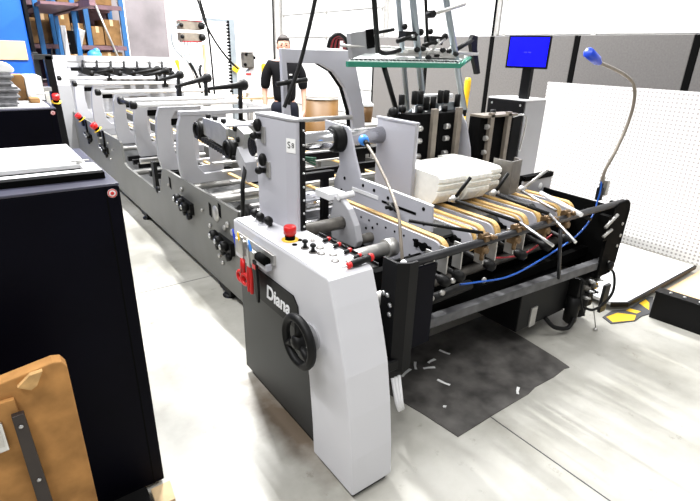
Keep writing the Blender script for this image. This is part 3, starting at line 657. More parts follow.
# knobs under the rail
for x in (1.60, 1.70, 1.93, 2.19, 2.42, 2.62):
    k = part('feed_knob', 'rubber', fd, lambda b: b.lathe((x-.05,1.52,.72), (.25,-1,-.25), [(.014,0),(.014,.13),(.024,.14),(.028,.165),(.022,.19),(0,.20)], 14))
part('knob_carrier', 'matte', fd, lambda b: b.box(1.35, 3.05, 1.58, 1.62, .60, .70))
part('pinch_tube', 'rubber', fd, lambda b: b.tube([(1.44,1.42,.56),(1.85,1.42,.57)], .026, 12))
for (x, y, z) in ((1.50,1.36,.62),(1.57,1.36,.63),(1.66,1.38,.66),(1.9,1.38,.6)):
    part('knurled_nut', 'satin', fd, lambda b: b.lathe((x,y,z), (0,-1,0), [(.012,0),(.016,.006),(.012,.016),(0,.018)], 10))
part('red_lead', 'redc', fd, lambda b: b.tube(smooth([(2.05,1.45,.66),(2.25,1.42,.64),(2.4,1.42,.66),(2.6,1.44,.70)]), .005, 6))
part('air_hose', 'hose', fd, lambda b: b.tube(smooth([(1.70,1.36,.635),(1.80,1.345,.625),(2.05,1.33,.60),(2.35,1.34,.625),(2.68,1.34,.70),(2.83,1.345,.80),(2.875,1.36,.87),(2.885,1.36,.93),(2.89,1.37,1.0)]), .0048, 8), label='bright blue air hose')
# right-hand metal guide with slotted box
part('bent_guide', 'roll', fd, lambda b: b.prism([(2.615,1.80),(2.74,1.82),(2.78,1.90),(2.76,1.90),(2.73,1.835),(2.625,1.82),(2.625,1.95),(2.615,1.95)], 'z', .84, 1.055), .004)
part('slotted_box', 'lav2', fd, lambda b: b.box(2.86, 3.19, 1.86, 1.88, .71, .915), .004)
part('box_edge', 'matte', fd, lambda b: b.box(2.86, 3.19, 1.855, 1.90, .885, .918))
part('box_slot', 'paper', fd, lambda b: b.lathe((3.06,1.86,.83), (0,-1,0), [(.024,0),(.022,.002),(0,.0025)], 16))
# drive box and valves under the right end
dbx = part('drive_box', 'black', fd, lambda b: b.box(2.32, 2.84, 1.40, 1.72, .13, .42), .006)
part('cable_clip', 'satin', dbx, lambda b: b.box(2.44, 2.50, 1.392, 1.40, .13, .26))
vb = part('valve_block', 'rubber', fd, lambda b: b.box(2.86, 3.08, 1.34, 1.52, .12, .36), .006)
for (x, z, r, m) in ((2.90,.30,.022,'roll'),(2.95,.33,.018,'steel'),(3.0,.29,.020,'roll'),(2.96,.26,.016,'steel'),(3.05,.32,.016,'satin'),(2.92,.35,.014,'steel'),(3.02,.24,.018,'rubber'),(2.99,.36,.02,'rubber'),(2.93,.22,.016,'satin')):
    part('valve_fitting', m, vb, lambda b: b.lathe((x,1.34,z), (0,-1,.2), [(r*.75,0),(r*.75,.03),(r*.45,.035),(r*.45,.05),(0,.052)], 10))
part('yellow_tag', 'yellow', vb, lambda b: b.box(3.055, 3.07, 1.325, 1.338, .25, .29), label='small yellow tag')
for (x, z) in ((2.88,.03),(2.98,.05)):
    part('filter_bowl', 'rubber', vb, lambda b: b.lathe((x,1.37,z), (0,0,1), [(.02,0),(.042,.02),(.045,.12),(.045,.20)], 16))
part('valve_plate', 'dgrey', vb, lambda b: b.box(3.09, 3.16, 1.28, 1.30, .08, .28))
part('valve_hose', 'rubber', vb, lambda b: b.tube(smooth([(3.08,1.31,.42),(3.15,1.28,.36),(3.16,1.26,.24),(3.08,1.26,.17),(2.96,1.27,.15),(2.88,1.30,.18)]), .009, 8))
part('thin_hose', 'rubber', vb, lambda b: b.tube(smooth([(2.84,1.32,.38),(2.82,1.30,.26),(2.86,1.28,.15),(2.92,1.30,.11)]), .007, 8))
part('floor_cable', 'rubber', vb, lambda b: b.tube(smooth([(2.62,1.40,.14),(2.68,1.36,.07),(2.78,1.32,.05),(2.88,1.34,.09)]), .014, 8))
part('drop_wire', 'satin', vb, lambda b: b.tube([(3.0,1.30,.18),(2.99,1.24,.02)], .004, 6))
part('drop_plug', 'satin', vb, lambda b: b.lathe((2.99,1.24,.0), (0,0,1), [(.014,0),(.016,.012),(0,.025)], 10))
for x in (1.30, 3.05):
    part('floor_leg', 'black', fd, lambda b: b.box(x-.04, x+.04, 1.80, 1.90, 0, .40))
part('cable_bundle', 'white', fd, lambda b: [b.tube(smooth([(1.26+.02*k,1.32,.30),(1.25+.015*k,1.27,.20),(1.30+.01*k,1.30,.12),(1.36,1.40,.16)]), .008, 8) for k in range(3)])
# suction gates behind the carton bundles
def gate(x0, x1, y, z0, z1, ss):
    g = part('feed_gate', 'matte', fd, lambda b: b.box(x0, x1, y, y+.10, z0, z1), .004)
    for (a, c) in ss:
        part('gate_strip', 'strip', g, lambda b: b.box(a, c, y-.03, y, z0-.01, z1+.03), .002)
    for i, z in enumerate((z0+.10, z0+.2, z0+.28)):
        part('roller_wheel', 'satin', g, lambda b: b.tube([(x0+.05,y-.012,z),(x0+.09,y-.012,z)], .018, 10))
    part('suction_fitting', 'rubber', g, lambda b: b.tube([((x0+x1)/2,y+.05,z1),((x0+x1)/2,y+.05,z1+.04)], .02, 10))
    return g
gate(2.22, 2.47, 2.33, .93, 1.30, [(2.395,2.44)])
gate(2.48, 2.68, 2.33, .93, 1.30, [(2.63,2.675)])
gate(2.80, 3.18, 2.24, .92, 1.265, [(2.875,2.915),(3.07,3.11)])
part('gate_top', 'strip', fd, lambda b: b.box(2.80, 3.18, 2.21, 2.34, 1.265, 1.28))
part('gate_fin', 'lav', fd, lambda b: b.prism([(2.42,.90),(2.24,.90),(2.27,1.06),(2.33,1.22),(2.38,1.28)], 'x', 2.755, 2.765))
part('wire_loop', 'steel', fd, lambda b: b.tube(smooth([(3.25,2.2,1.0),(3.25,2.18,1.22),(3.22,2.2,1.27),(3.16,2.25,1.25)]), .007, 8))
for (x, h) in ((2.286,0),(2.402,.02),(2.458,.02),(2.52,-.02),(2.585,-.02),(2.653,.02),(2.714,.02),(2.834,-.01)):
    k = part('gate_spindle', 'steel', fd, lambda b: b.tube([(x,2.5,1.16),(x,2.5,1.33)], .012, 10))
    part('spindle_knob', 'rubber', k, lambda b: b.lathe((x,2.5,1.32+h), (0,0,1), [(.016,0),(.021,.006),(.021,.085),(.016,.09),(0,.091)], 12))
part('spindle_plate', 'tube', fd, lambda b: b.prism([(2.34,1.27),(2.45,1.34),(2.84,1.345),(2.86,1.27)], 'y', 2.515, 2.53), .004)
part('spindle_cover', 'white', fd, lambda b: b.box(2.47, 2.82, 2.53, 2.60, 1.37, 1.40), .004)
part('spindle_rail', 'rubber', fd, lambda b: b.box(2.20, 2.9, 2.46, 2.54, 1.245, 1.29).ball((2.20,2.48,1.30), .035).ball((2.26,2.46,1.32), .028))
# grey arch frame
ar = empty('arch_frame', (2.1, 3.23, .72), 'pale grey arch frame bridging the machine in front of the standing person', 'frame')
arch = [(1.79,1.15),(1.775,1.67),(2.36,1.67),(2.42,1.59),(2.52,1.25),(2.545,1.05),(2.425,1.05),(2.40,1.22),(2.33,1.40),(2.22,1.52),(2.10,1.575),(1.815,1.58),(1.85,1.15)]
af = part('arch_plate', 'lav', ar, lambda b: b.prism(arch, 'y', 3.2, 3.24), .004)
part('arch_edge', 'matte', af, lambda b: b.prism([(2.10,1.575),(2.22,1.52),(2.33,1.40),(2.40,1.22),(2.425,1.05),(2.445,1.05),(2.42,1.23),(2.345,1.41),(2.235,1.535),(2.12,1.59)], 'y', 3.242, 3.29))
lv = part('arch_lever', 'rubber', ar, lambda b: b.tube([(1.70,3.15,1.44),(1.95,3.15,1.47)], .017, 8))
part('lever_stem', 'rubber', lv, lambda b: b.tube([(1.80,3.15,1.45),(1.80,3.15,1.30)], .012, 8))
for (x0, x1, z) in ((1.76,1.88,1.16),(2.43,2.54,1.05)):
    part('arch_post', 'black', ar, lambda b: b.box(x0, x1, 3.18, 3.28, .70, z))

# carton bundles on the belts
def bundle(x0, x1, y0, lab, zt=1.02):
    n = 14; b = MB()
    rows = []
    prof = [(y0+.06,.838),(y0+.03,.85),(y0+.005,.88),(y0-.01,.905),(y0-.012,.925),(y0+.002,.928),(y0-.014,.945),(y0-.02,.965),(y0-.006,.970),(y0-.02,.985),(y0-.018,1.005),(y0,zt),(y0+.2,zt+.01),(y0+.40,zt+.008),(y0+.40,.838)]
    for i in range(n+1):
        x = x0+(x1-x0)*i/n; w = .006*math.sin(i*1.9)+.004*math.sin(i*4.3)
        e = .012 if i in (0, n) else 0
        rows.append([b.bm.verts.new((x, y+(w+e if k < 12 else 0), z-(.0 if k < 11 else .4*abs(w)))) for k, (y, z) in enumerate(prof)])
    for A_, B_ in zip(rows, rows[1:]):
        for k in range(len(prof)): b.bm.faces.new((A_[k],A_[(k+1)%len(prof)],B_[(k+1)%len(prof)],B_[k]))
    b.bm.faces.new(rows[0]); b.bm.faces.new(rows[-1][::-1])
    o = b.build('carton_bundle', 'carton', None)
    return tag(o, lab, 'cartons', 'white carton bundles on the feeder belts')
bundle(2.025, 2.24, 1.86, 'bundle of white folded cartons beside the upright grey guide plate')
bundle(2.25, 2.44, 1.83, 'bundle of white folded cartons in the middle of the feeder')
bundle(2.45, 2.60, 1.88, 'bundle of white folded cartons behind the bent metal guide')

# gooseneck lamps clipped on the feeder
g1 = empty('gooseneck_lamp', (2.90, 1.37, .875), 'gooseneck lamp with bright blue head rising over the right feeder post', 'lamp')
part('neck', 'strip', g1, lambda b: b.tube(smooth([(2.90,1.37,.97),(2.885,1.36,1.06),(2.93,1.35,1.16),(3.0,1.35,1.30),(3.02,1.35,1.43),(2.97,1.35,1.53),(2.82,1.35,1.59),(2.54,1.35,1.645)], 10), .0095, 10))
part('base_clip', 'rubber', g1, lambda b: b.box(2.885, 2.915, 1.355, 1.385, .875, .95).tube([(2.90,1.37,.94),(2.90,1.37,1.0)], .012, 8))
part('valve', 'satin', g1, lambda b: b.box(2.93, 2.96, 1.35, 1.38, .90, .99).ball((2.90,1.37,1.01), .016))
hd = part('lamp_head', 'blue', g1, lambda b: b.lathe((2.545,1.35,1.645), (-1,0,.36), [(.012,-.01),(.015,0),(.017,.02),(.024,.028),(.026,.125),(.020,.130),(0,.131)], 8), label='bright blue lamp head')
g2 = empty('gooseneck_lamp', (1.30, 1.37, .862), 'slim gooseneck arm with blue tip curving over the slotted guide plate', 'lamp')
part('neck', 'strip', g2, lambda b: b.tube(smooth([(1.315,1.37,.850),(1.335,1.41,.93),(1.374,1.48,1.021),(1.448,1.64,1.10),(1.506,1.82,1.192),(1.53,1.90,1.225),(1.541,1.93,1.235)], 10), .0075, 10))
part('collar', 'rubber', g2, lambda b: b.tube([(1.535,1.91,1.228),(1.55,1.95,1.242)], .013, 10))
part('tip', 'lblue', g2, lambda b: b.lathe((1.545,1.94,1.238), (.25,1,.3), [(.016,0),(.026,.01),(.026,.035),(.014,.05),(0,.051)], 10), label='bright blue tip')
# ------------------------------------------------------------------ overhead shelf over the feeder
ov = empty('overhead_shelf', (2.4, 2.75, 1.25), 'green edged frosted shelf with roller strip above the suction gates', 'shelf')
sv = [(1.985,2.70),(2.985,2.70),(3.28,3.05),(2.36,3.05)]
def tilt(b, k=.2):
    for v in b.bm.verts: v.co.z += (v.co.y-2.69)*k
part('glass_shelf', 'pale', ov, lambda b: tilt(b.prism([(1.995,2.715),(3.02,2.715),(3.46,2.99),(2.37,2.99)], 'z', 1.584, 1.606), .19))
part('green_edge', 'green', ov, lambda b: b.prism([(2.69,1.570),(2.715,1.572),(2.715,1.604),(2.69,1.602)], 'x', 1.975, 3.05).tube([(3.045,2.702,1.588),(3.50,3.0,1.642)], .019, 6), label='translucent green front edge')
part('roller_strip', 'rubber', ov, lambda b: [b.tube([(2.02+i*.037,2.73,1.612),(2.045+i*.037,2.73,1.612)], .010, 8) for i in range(28)])
part('rear_bar', 'satin', ov, lambda b: b.tube([(2.1,2.95,1.70),(3.2,3.0,1.70)], .010, 8).tube([(2.4,3.02,1.672),(3.64,3.04,1.678)], .016, 8))
part('end_bracket', 'rubber', ov, lambda b: b.prism([(3.55,1.83),(3.61,1.82),(3.62,1.72),(3.70,1.52),(3.66,1.51),(3.58,1.66),(3.53,1.77)], 'y', 3.03, 3.07).tube([(3.57,3.05,1.79),(3.30,3.0,1.70)], .020, 8))
def incl(a, c, r, m, name): part(name, m, ov, lambda b: b.tube([a, c], r, 10))
incl((2.43,2.82,2.75),(2.82,2.82,1.25), .026, 'tube', 'tube_post')
incl((2.40,2.90,2.75),(2.72,2.9,1.25), .020, 'tube', 'tube_post')
incl((2.66,2.82,2.75),(3.30,2.82,1.22), .026, 'tube', 'tube_post')
incl((2.13,2.80,2.75),(2.31,2.80,1.66), .018, 'rubber', 'black_post')
incl((2.30,2.72,1.58),(2.46,2.72,1.24), .018, 'rubber', 'black_post')
incl((2.62,2.82,2.7),(2.80,2.82,1.74), .012, 'rubber', 'black_post')
incl((2.80,2.82,1.58),(2.73,2.82,1.28), .010, 'rubber', 'black_post')
part('curved_foot', 'rubber', ov, lambda b: b.tube(smooth([(2.31,2.80,1.68),(2.36,2.8,1.66),(2.45,2.82,1.665),(2.55,2.84,1.685)]), .016, 8))
for (x, y, z) in ((2.62,2.84,1.78),(2.88,2.84,1.76)):
    c = part('pole_clamp', 'rubber', ov, lambda b: b.box(x-.06, x+.06, y-.04, y+.04, z-.03, z+.03).tube([(x-.13,y-.03,z-.04),(x+.08,y-.03,z+.02)], .016, 8).ball((x+.09,y-.03,z+.03), .026).ball((x-.04,y,z+.06), .022))
    part('clamp_bolt', 'steel', c, lambda b: b.tube([(x,y-.06,z),(x,y+.06,z)], .011, 8))
for (x0, x1, z) in ((2.50,2.92,1.655),(2.60,3.05,1.675),(2.86,3.2,1.65)):
    part('slide_block', 'satin', ov, lambda b: b.box(x0, x1, 2.80, 2.86, z-.012, z+.012))
for (x, z) in ((2.68,1.69),(2.74,1.70),(2.95,1.695),(3.02,1.69),(2.8,1.64),(3.1,1.67)):
    part('thumb_nut', 'rubber', ov, lambda b: b.ball((x,2.80,z), .024, 1.2, .8, .8))
part('slide_arm', 'satin', ov, lambda b: b.tube([(2.78,2.78,1.93),(3.12,2.78,2.02)], .014, 8).tube([(3.0,2.8,1.68),(3.28,2.98,1.75)], .014, 8).tube([(2.78,2.8,1.66),(2.98,2.8,1.79)], .010, 8))
part('arm_joint', 'rubber', ov, lambda b: b.tube([(2.77,2.75,1.93),(2.77,2.81,1.93)], .026, 12))
part('camera_box', 'term', ov, lambda b: b.box(2.19, 2.40, 2.95, 3.0, 1.635, 1.80, Matrix.Rotation(-.16,3,'Y')), .004)
part('camera_panel', 'matte', ov, lambda b: b.box(2.32, 2.385, 2.94, 2.952, 1.69, 1.815, Matrix.Rotation(-.16,3,'Y')))
part('camera_handle', 'rubber', ov, lambda b: b.tube([(2.36,2.9,1.79),(2.53,2.9,1.82)], .012, 8).ball((2.37,2.9,1.80), .022))
for i in range(5):
    pass
rc = empty('cable_coil', (2.30, 3.2, 1.69), 'coil of red and black cables resting on the grey arch', 'cable')
for i in range(6):
    part('cable_loop', 'redc' if i % 2 else 'rubber', rc, lambda b: b.tube(smooth([(2.15+i*.026,3.18+i*.012,1.685),(2.17+i*.022,3.17+i*.012,1.75),(2.24+i*.014,3.18+i*.012,1.78-.006*i),(2.32+i*.006,3.2+i*.01,1.75),(2.36,3.22+i*.01,1.68)]), .014, 8), label='red cable' if i % 2 else 'black cable')

# operator terminal behind the feeder
tm = empty('operator_terminal', (4.1, 2.85, 0), 'white cabinet with black front and bright blue screen on a black pole', 'terminal')
part('cabinet_body', 'term', tm, lambda b: b.box(3.92, 4.23, 2.66, 3.05, .05, 1.305), .006)
part('cabinet_top', 'white', tm, lambda b: b.box(3.90, 4.24, 2.65, 3.06, 1.305, 1.316))
fp = part('front_panel', 'black', tm, lambda b: b.box(3.895, 3.92, 2.665, 3.06, .05, 1.300), .003)
for (y, z) in ((2.70,1.265),(3.01,1.265)):
    part('screw', 'steel', fp, lambda b: b.lathe((3.895,y,z), (-1,0,0), [(.010,0),(.009,.004),(0,.005)], 10))
part('plinth', 'matte', tm, lambda b: b.box(3.93, 4.21, 2.68, 3.03, 0, .05))
part('pole', 'black', tm, lambda b: b.box(3.96, 4.0, 2.69, 2.78, 1.316, 1.62))
Rm = Matrix.Rotation(math.radians(24), 3, 'Z')
mo = part('monitor', 'black', tm, lambda b: b.box(3.93, 3.955, 2.56, 2.915, 1.572, 1.838, Rm, (3.95,2.735,1.7)), .006)
sn = part('screen', 'screen', mo, lambda b: b.box(3.926, 3.931, 2.577, 2.898, 1.590, 1.823, Rm, (3.95,2.735,1.7)), label='solid bright blue screen')
part('screen_message', 'hazgrey', sn, lambda b: b.box(3.9245, 3.9265, 2.745, 2.77, 1.70, 1.708, Rm, (3.95,2.735,1.7)).box(3.9245, 3.9265, 2.71, 2.735, 1.70, 1.708, Rm, (3.95,2.735,1.7)))
part('monitor_bracket', 'black', tm, lambda b: b.box(3.955, 3.99, 2.69, 2.78, 1.58, 1.75))

# ------------------------------------------------------------------ left side cabinets and loads
def cab(y0, y1, lab):
    c = empty('machine_cabinet', (.31, y0, 0), lab, 'cabinet', 'black cabinets on the left')
    part('front_panel', 'cabinet', c, lambda b: b.box(-.75, .31, y0, y0+.02, .02, 1.247), .004)
    part('side_panel', 'cabinet', c, lambda b: b.box(.285, .31, y0+.02, y1, .02, 1.247), .004)
    part('corner_seam', 'matte', c, lambda b: b.box(.268, .272, y0-.001, y0, .02, 1.247))
    part('back_panel', 'cabinet', c, lambda b: b.box(-.75, .285, y1-.02, y1, .02, 1.247))
    part('top_panel', 'cabtop', c, lambda b: b.box(-.75, .31, y0, y1, 1.247, 1.256), .003)
    part('skid', 'wood', c, lambda b: b.box(-.7, .30, y0+.03, y0+.10, 0, .02))
    d = part('emblem', 'paper', c, lambda b: b.lathe((.287,y0,1.225), (0,-1,0), [(.014,0),(.014,.001),(0,.0012)], 24), label='round white emblem with a red dot')
    part('emblem_ring', 'red', d, lambda b: b.torus((.287,y0-.001,1.225), (0,-1,0), .012, .0014, 24, 6).lathe((.287,y0-.001,1.225), (0,-1,0), [(.0055,0),(.0055,.001),(0,.0012)], 16))
    return c
cab(1.62, 2.29, 'black cabinet with a white lid on top, filling the left foreground')
fc_ = cab(3.9, 4.9, 'black cabinet carrying grey bundles, behind the nearer black cabinet')
fc_.location.x += .12
ld = empty('cabinet_tray', (-.2, 2.0, 1.256), 'white tray with a dark groove lying on the nearer black cabinet', 'tray')
part('rim', 'matte', ld, lambda b: b.box(-.75, .288, 1.70, 1.74, 1.256, 1.276))
part('front_strip', 'white', ld, lambda b: b.box(-.75, .287, 1.735, 1.77, 1.256, 1.277))
part('groove', 'matte', ld, lambda b: b.box(-.75, .243, 1.77, 1.865, 1.256, 1.262))
part('tray_panel', 'white', ld, lambda b: b.box(-.75, .265, 1.865, 2.29, 1.256, 1.277), .004)
part('end_strip', 'white', ld, lambda b: b.box(.243, .287, 1.77, 1.87, 1.256, 1.277))
part('latch', 'satin', ld, lambda b: b.box(.235, .255, 1.866, 1.878, 1.277, 1.288).tube([(.215,1.872,1.284),(.275,1.872,1.286)], .003, 6))
# grey bundles and boxes on the farther cabinet
wb = part('white_sheet', 'paper', None, lambda b: b.box(-.5, .40, 3.95, 4.85, 1.256, 1.262)); tag(wb, 'white sheet spread on the farther black cabinet', 'sheet')
zz = 1.262
bl = ['lowest of the grey flat bundles on the farther black cabinet','second grey flat bundle from the bottom on the farther black cabinet','third grey flat bundle from the bottom on the farther black cabinet','fourth grey flat bundle from the bottom on the farther black cabinet','topmost grey flat bundle under the white wrap']
for i, lb in enumerate(bl):
    w = .035*((i*7) % 3)*.4
    o = part('flat_bundle', 'bundle', None, lambda b: b.box(-.5, .225+w-i*.004, 4.0, 4.4, zz, zz+.042).box(-.5, .238+w-i*.004, 3.985, 4.41, zz+.014, zz+.026), .004); tag(o, lb, 'bundle', 'grey flat bundles')
    zz += .0425
wr = part('plastic_wrap', 'paper', None, lambda b: b.prism([(-.5,zz),(.24,zz),(.25,zz+.02),(.225,zz+.05),(.17,zz+.07),(.0,zz+.075),(-.5,zz+.07)], 'y', 4.0, 4.42), .01); tag(wr, 'white wrapped load on top of the grey flat bundles', 'wrapped load')
tb2 = part('carton_box', 'brown2', None, lambda b: b.box(.22, .32, 4.45, 4.65, 1.262, 1.44), .003); tag(tb2, 'small tan box standing beside the grey flat bundles', 'box')
tb3 = part('paper_stack', 'paper', None, lambda b: b.box(.325, .43, 4.42, 4.80, 1.262, 1.31).box(.32, .435, 4.41, 4.81, 1.31, 1.316).box(.325,.43,4.42,4.80,1.316,1.43), .003); tag(tb3, 'white paper stack to the right of the small tan box', 'paper stack')
tb4 = part('carton_box', 'brown2', None, lambda b: b.box(.315, .375, 4.2, 4.35, 1.262, 1.295), .003); tag(tb4, 'tiny flat tan box in front of the white paper stack', 'box')

# crate at the very front left
cr = empty('wooden_board', (-.3, 1.35, 0), 'worn brown board with dark strap and torn top edge at the bottom left', 'board')
part('front_board', 'brown', cr, lambda b: b.prism([(-.85,.10),(.056,.10),(.056,.835),(.046,.855),(.025,.860),(-.10,.842),(-.85,.83)], 'y', 1.34, 1.385), .004)
part('inner_panel', 'brown', cr, lambda b: b.prism([(-.85,.10),(-.055,.10),(-.075,.795),(-.85,.785)], 'y', 1.325, 1.34), .002)
part('torn_flap', 'cardedge', cr, lambda b: b.prism([(-.062,.825),(-.035,.806),(-.02,.815),(-.001,.852),(-.03,.85)], 'y', 1.325, 1.341), label='curled torn flap')
sr = part('hinge_strap', 'strap', cr, lambda b: b.prism([(-.085,.25),(-.048,.25),(-.062,.755),(-.090,.755)], 'y', 1.306, 1.3255), .002)
for (x, z) in ((-.076,.72),(-.070,.53),(-.066,.40)):
    part('rivet', 'steel', sr, lambda b: b.lathe((x,1.306,z), (0,-1,0), [(.006,0),(.005,.003),(0,.004)], 10))
ck = part('metal_catch', 'steel', cr, lambda b: b.box(-.150, -.112, 1.312, 1.326, .655, .745), .004)
part('catch_plate', 'satin', ck, lambda b: b.box(-.14, -.12, 1.308, 1.313, .675, .725))
part('board_foot', 'wood', cr, lambda b: b.box(-.8, .03, 1.345, 1.38, 0, .10))
wd = part('wood_block', 'wood', None, lambda b: b.prism([(.245,1.50),(.315,1.50),(.325,1.60),(.25,1.60)], 'z', 0, .02), .002); tag(wd, 'pale wood offcut on the floor at the foot of the black cabinet', 'wood block')
bs = part('rubber_strip', 'rubber', None, lambda b: b.box(.06, .235, 1.43, 1.595, 0, .05), .004); tag(bs, 'low black block on the floor between brown board and black cabinet', 'block')
# ------------------------------------------------------------------ background at the far left
bm_ = empty('blue_machine', (0, 10.2, 0), 'big bright blue machine with cream window panel at the top left', 'machine')
part('housing', 'bluep', bm_, lambda b: b.box(-2.0, .86, 9.5, 11.2, .4, 3.2), .02)
part('window_panel', 'tanboard', bm_, lambda b: b.box(-1.0, .80, 9.47, 9.5, 1.42, 1.69), .004)
part('end_frame', 'black', bm_, lambda b: b.box(.87, .92, 9.45, 11.2, 0, 3.2), .01)
part('base', 'dgrey', bm_, lambda b: b.box(-2.0, .86, 9.5, 11.2, 0, .4))
gt = empty('dark_stand', (.68, 6.6, 0), 'dark grey slanted stand between the black cabinets and the machine', 'stand')
part('upright', 'dgrey', gt, lambda b: b.prism([(.58,0),(.64,0),(.655,1.57),(.605,1.57)], 'y', 6.6, 6.7), .004)
part('upright', 'black', gt, lambda b: b.prism([(.70,0),(.79,0),(.77,1.54),(.70,1.54)], 'y', 6.5, 6.6), .004)
part('cross_bar', 'dgrey', gt, lambda b: b.box(.60, .78, 6.5, 6.7, 1.50, 1.55))
part('shelf', 'satin', gt, lambda b: b.box(.40, .70, 6.4, 6.6, 1.18, 1.22))
estop(gt, .73, 6.48, 1.06, (0,-.4,.9), 1.4)
# pallet racking
rk = empty('pallet_rack', (2.0, 12.5, 0), 'blue pallet racking with brown boxes behind the far end of the machine', 'rack')
ups = [(.95,12),(1.55,12),(2.17,12),(2.86,12)]
for (x, y) in ups:
    part('upright', 'rackblue', rk, lambda b: b.box(x-.045, x+.045, y-.04, y+.04, 0, 4.2))
    part('rear_upright', 'rackblue', rk, lambda b: b.box(x-.045, x+.045, y+1.06, y+1.14, 0, 4.2))
    part('side_brace', 'satin', rk, lambda b: b.tube([(x,y,.3),(x,y+1.1,1.3),(x,y,2.3),(x,y+1.1,3.3)], .018, 6))
part('diagonal_bar', 'satin', rk, lambda b: b.tube([(2.30,11.9,2.6),(2.72,11.9,1.2)], .022, 8))
for z in (.9, 1.63, 2.40, 3.1):
    for yy in (11.95, 13.05): part('beam', 'mauve', rk, lambda b: b.box(.95, 2.86, yy, yy+.08, z-.05, z+.03))
    part('shelf_deck', 'mauve', rk, lambda b: b.box(.95, 2.86, 12.03, 13.05, z-.01, z+.02))
rk2 = empty('pallet_rack', (1.45, 9.2, 0), 'rust mauve overhead rack shelf beside the blue machine', 'rack')
part('beam', 'mauve', rk2, lambda b: b.box(1.55, 1.63, 8.2, 11.8, 2.17, 2.27), .004)
part('shelf_deck', 'mauve', rk2, lambda b: b.box(1.05, 1.55, 9.0, 11.8, 2.20, 2.24))
for y in (9.75, 11.7):
    part('upright', 'rackblue', rk2, lambda b: b.box(1.03, 1.10, y, y+.08, 0, 3.4))
    part('rear_upright', 'rackblue', rk2, lambda b: b.box(1.55, 1.62, y, y+.08, 0, 3.4))
part('hanger', 'satin', rk2, lambda b: b.tube([(1.59,8.4,2.27),(1.59,8.4,4.2)], .02, 8))
bxs = [(1.02,1.26,1.65,.46),(1.29,1.50,1.65,.55),(1.62,1.86,1.65,.58),(1.88,2.10,1.65,.40),(2.24,2.46,1.65,.36),(2.48,2.80,1.65,.50),(1.65,2.10,.92,.56),(2.25,2.78,.92,.60),(1.05,1.5,2.42,.5),(1.7,2.1,2.42,.44),(2.25,2.7,2.42,.52)]
lbs = ['leftmost brown box on the middle rack level','small brown box second from the left on the middle rack level','tall brown box left of the second blue rack upright','brown box touching the second blue rack upright','low brown box right of the second blue rack upright','wide brown box at the right end of the middle rack level','brown box on the low rack level, left bay','brown box on the low rack level, right bay','brown box on the top rack level, left bay','brown box on the top rack level, middle bay','brown box on the top rack level, right bay']
for (x0, x1, z, h), lb in zip(bxs, lbs):
    o = empty('cardboard_box', ((x0+x1)/2, 12.5, z+.02), lb, 'box', 'brown boxes on the blue rack')
    part('carton', 'brown2', o, lambda b: b.box(x0, x1, 12.05, 12.9, z+.02, z+.02+h), .006)
    part('tape', 'tanboard', o, lambda b: b.box((x0+x1)/2-.03, (x0+x1)/2+.03, 12.046, 12.9, z+.02+h-.12, z+.022+h))
part('dark_backing', 'mauve', rk, lambda b: b.box(.95, 2.86, 13.14, 13.16, .95, 3.1))  # added solid dark panel, keeps the rack interior dark behind the boxes
# pale posts, blue scrap, white equipment beside the rack
ps = empty('pale_stand', (1.75, 11, 0), 'white upright machine stand with dark fittings in front of the rack', 'stand')
part('post', 'white', ps, lambda b: b.box(1.52, 1.60, 10.9, 11.0, 0, 1.98))
part('head', 'satin', ps, lambda b: b.box(1.66, 1.86, 10.85, 11.05, 1.62, 1.95, Matrix.Rotation(.35,3,'Y')), .01)
part('fitting', 'matte', ps, lambda b: b.box(1.62, 1.72, 10.84, 11.0, 1.50, 1.90))
bb = part('blue_bag', 'lblue', None, lambda b: b.ball((1.88,10.2,1.50), .10, 1.2, .8, .9).ball((1.92,10.2,1.56), .06)); tag(bb, 'small bright blue bag showing over the far machine end', 'bag')
tbk = part('bag_stand', 'satin', None, lambda b: b.tube([(1.88,10.2,0),(1.88,10.2,1.39)], .04, 8).box(1.75,2.0,10.1,10.3,1.37,1.39)); tag(tbk, 'thin post carrying the small bright blue bag', 'post')
pp = part('conduit_pipe', 'white', None, lambda b: b.tube([(3.62,15,0),(3.62,15,4.5)], .05, 10)); tag(pp, 'white vertical pipe against the pale back wall', 'pipe')
pp2 = part('conduit_pipe', 'backwall', None, lambda b: b.box(3.1, 4.9, 15.6, 15.75, 0, 4.5)); pp2['kind'] = 'structure'; pp2.name = 'wall_left'
# wire box on a boom
jb = empty('junction_box', (3.5, 8.0, 0), 'red trimmed junction box with dangling wires on a grey boom', 'junction box')
part('upright', 'tube', jb, lambda b: b.box(3.49, 3.58, 7.96, 8.04, 0, 2.10))
part('chain_strip', 'matte', jb, lambda b: [b.box(3.46, 3.49, 7.96, 8.04, 1.0+i*.05, 1.03+i*.05) for i in range(22)])
part('boom', 'tube', jb, lambda b: b.box(3.05, 3.58, 7.97, 8.03, 2.06, 2.10))
for z in (1.98, 1.82):
    x = part('box', 'strip', jb, lambda b: b.box(2.70, 3.02, 7.95, 8.12, z-.06, z+.06), .006)
    part('red_trim', 'redc', x, lambda b: b.box(2.72, 3.06, 7.945, 8.12, z+(.06 if z > 1.9 else -.075), z+(.072 if z > 1.9 else -.06)), label='red edge trim')
    for (xx, r_) in ((2.72,.03),(3.03,.055)): part('box_end', 'rubber', x, lambda b: b.ball((xx,7.95,z), r_))
for i in range(6):
    part('wire', 'tube' if i % 3 else 'satin', jb, lambda b: b.tube(smooth([(2.72+i*.05,8,1.78),(2.70+i*.04,8,1.55),(2.80+i*.03,7.98,1.40),(2.90+i*.02,7.98,1.15)]), .008, 6))
part('wire', 'tube', jb, lambda b: b.tube(smooth([(2.70,8,2.0),(2.58,8,1.85),(2.60,8,1.65),(2.80,8,1.42),(2.88,8,1.2)]), .009, 6))
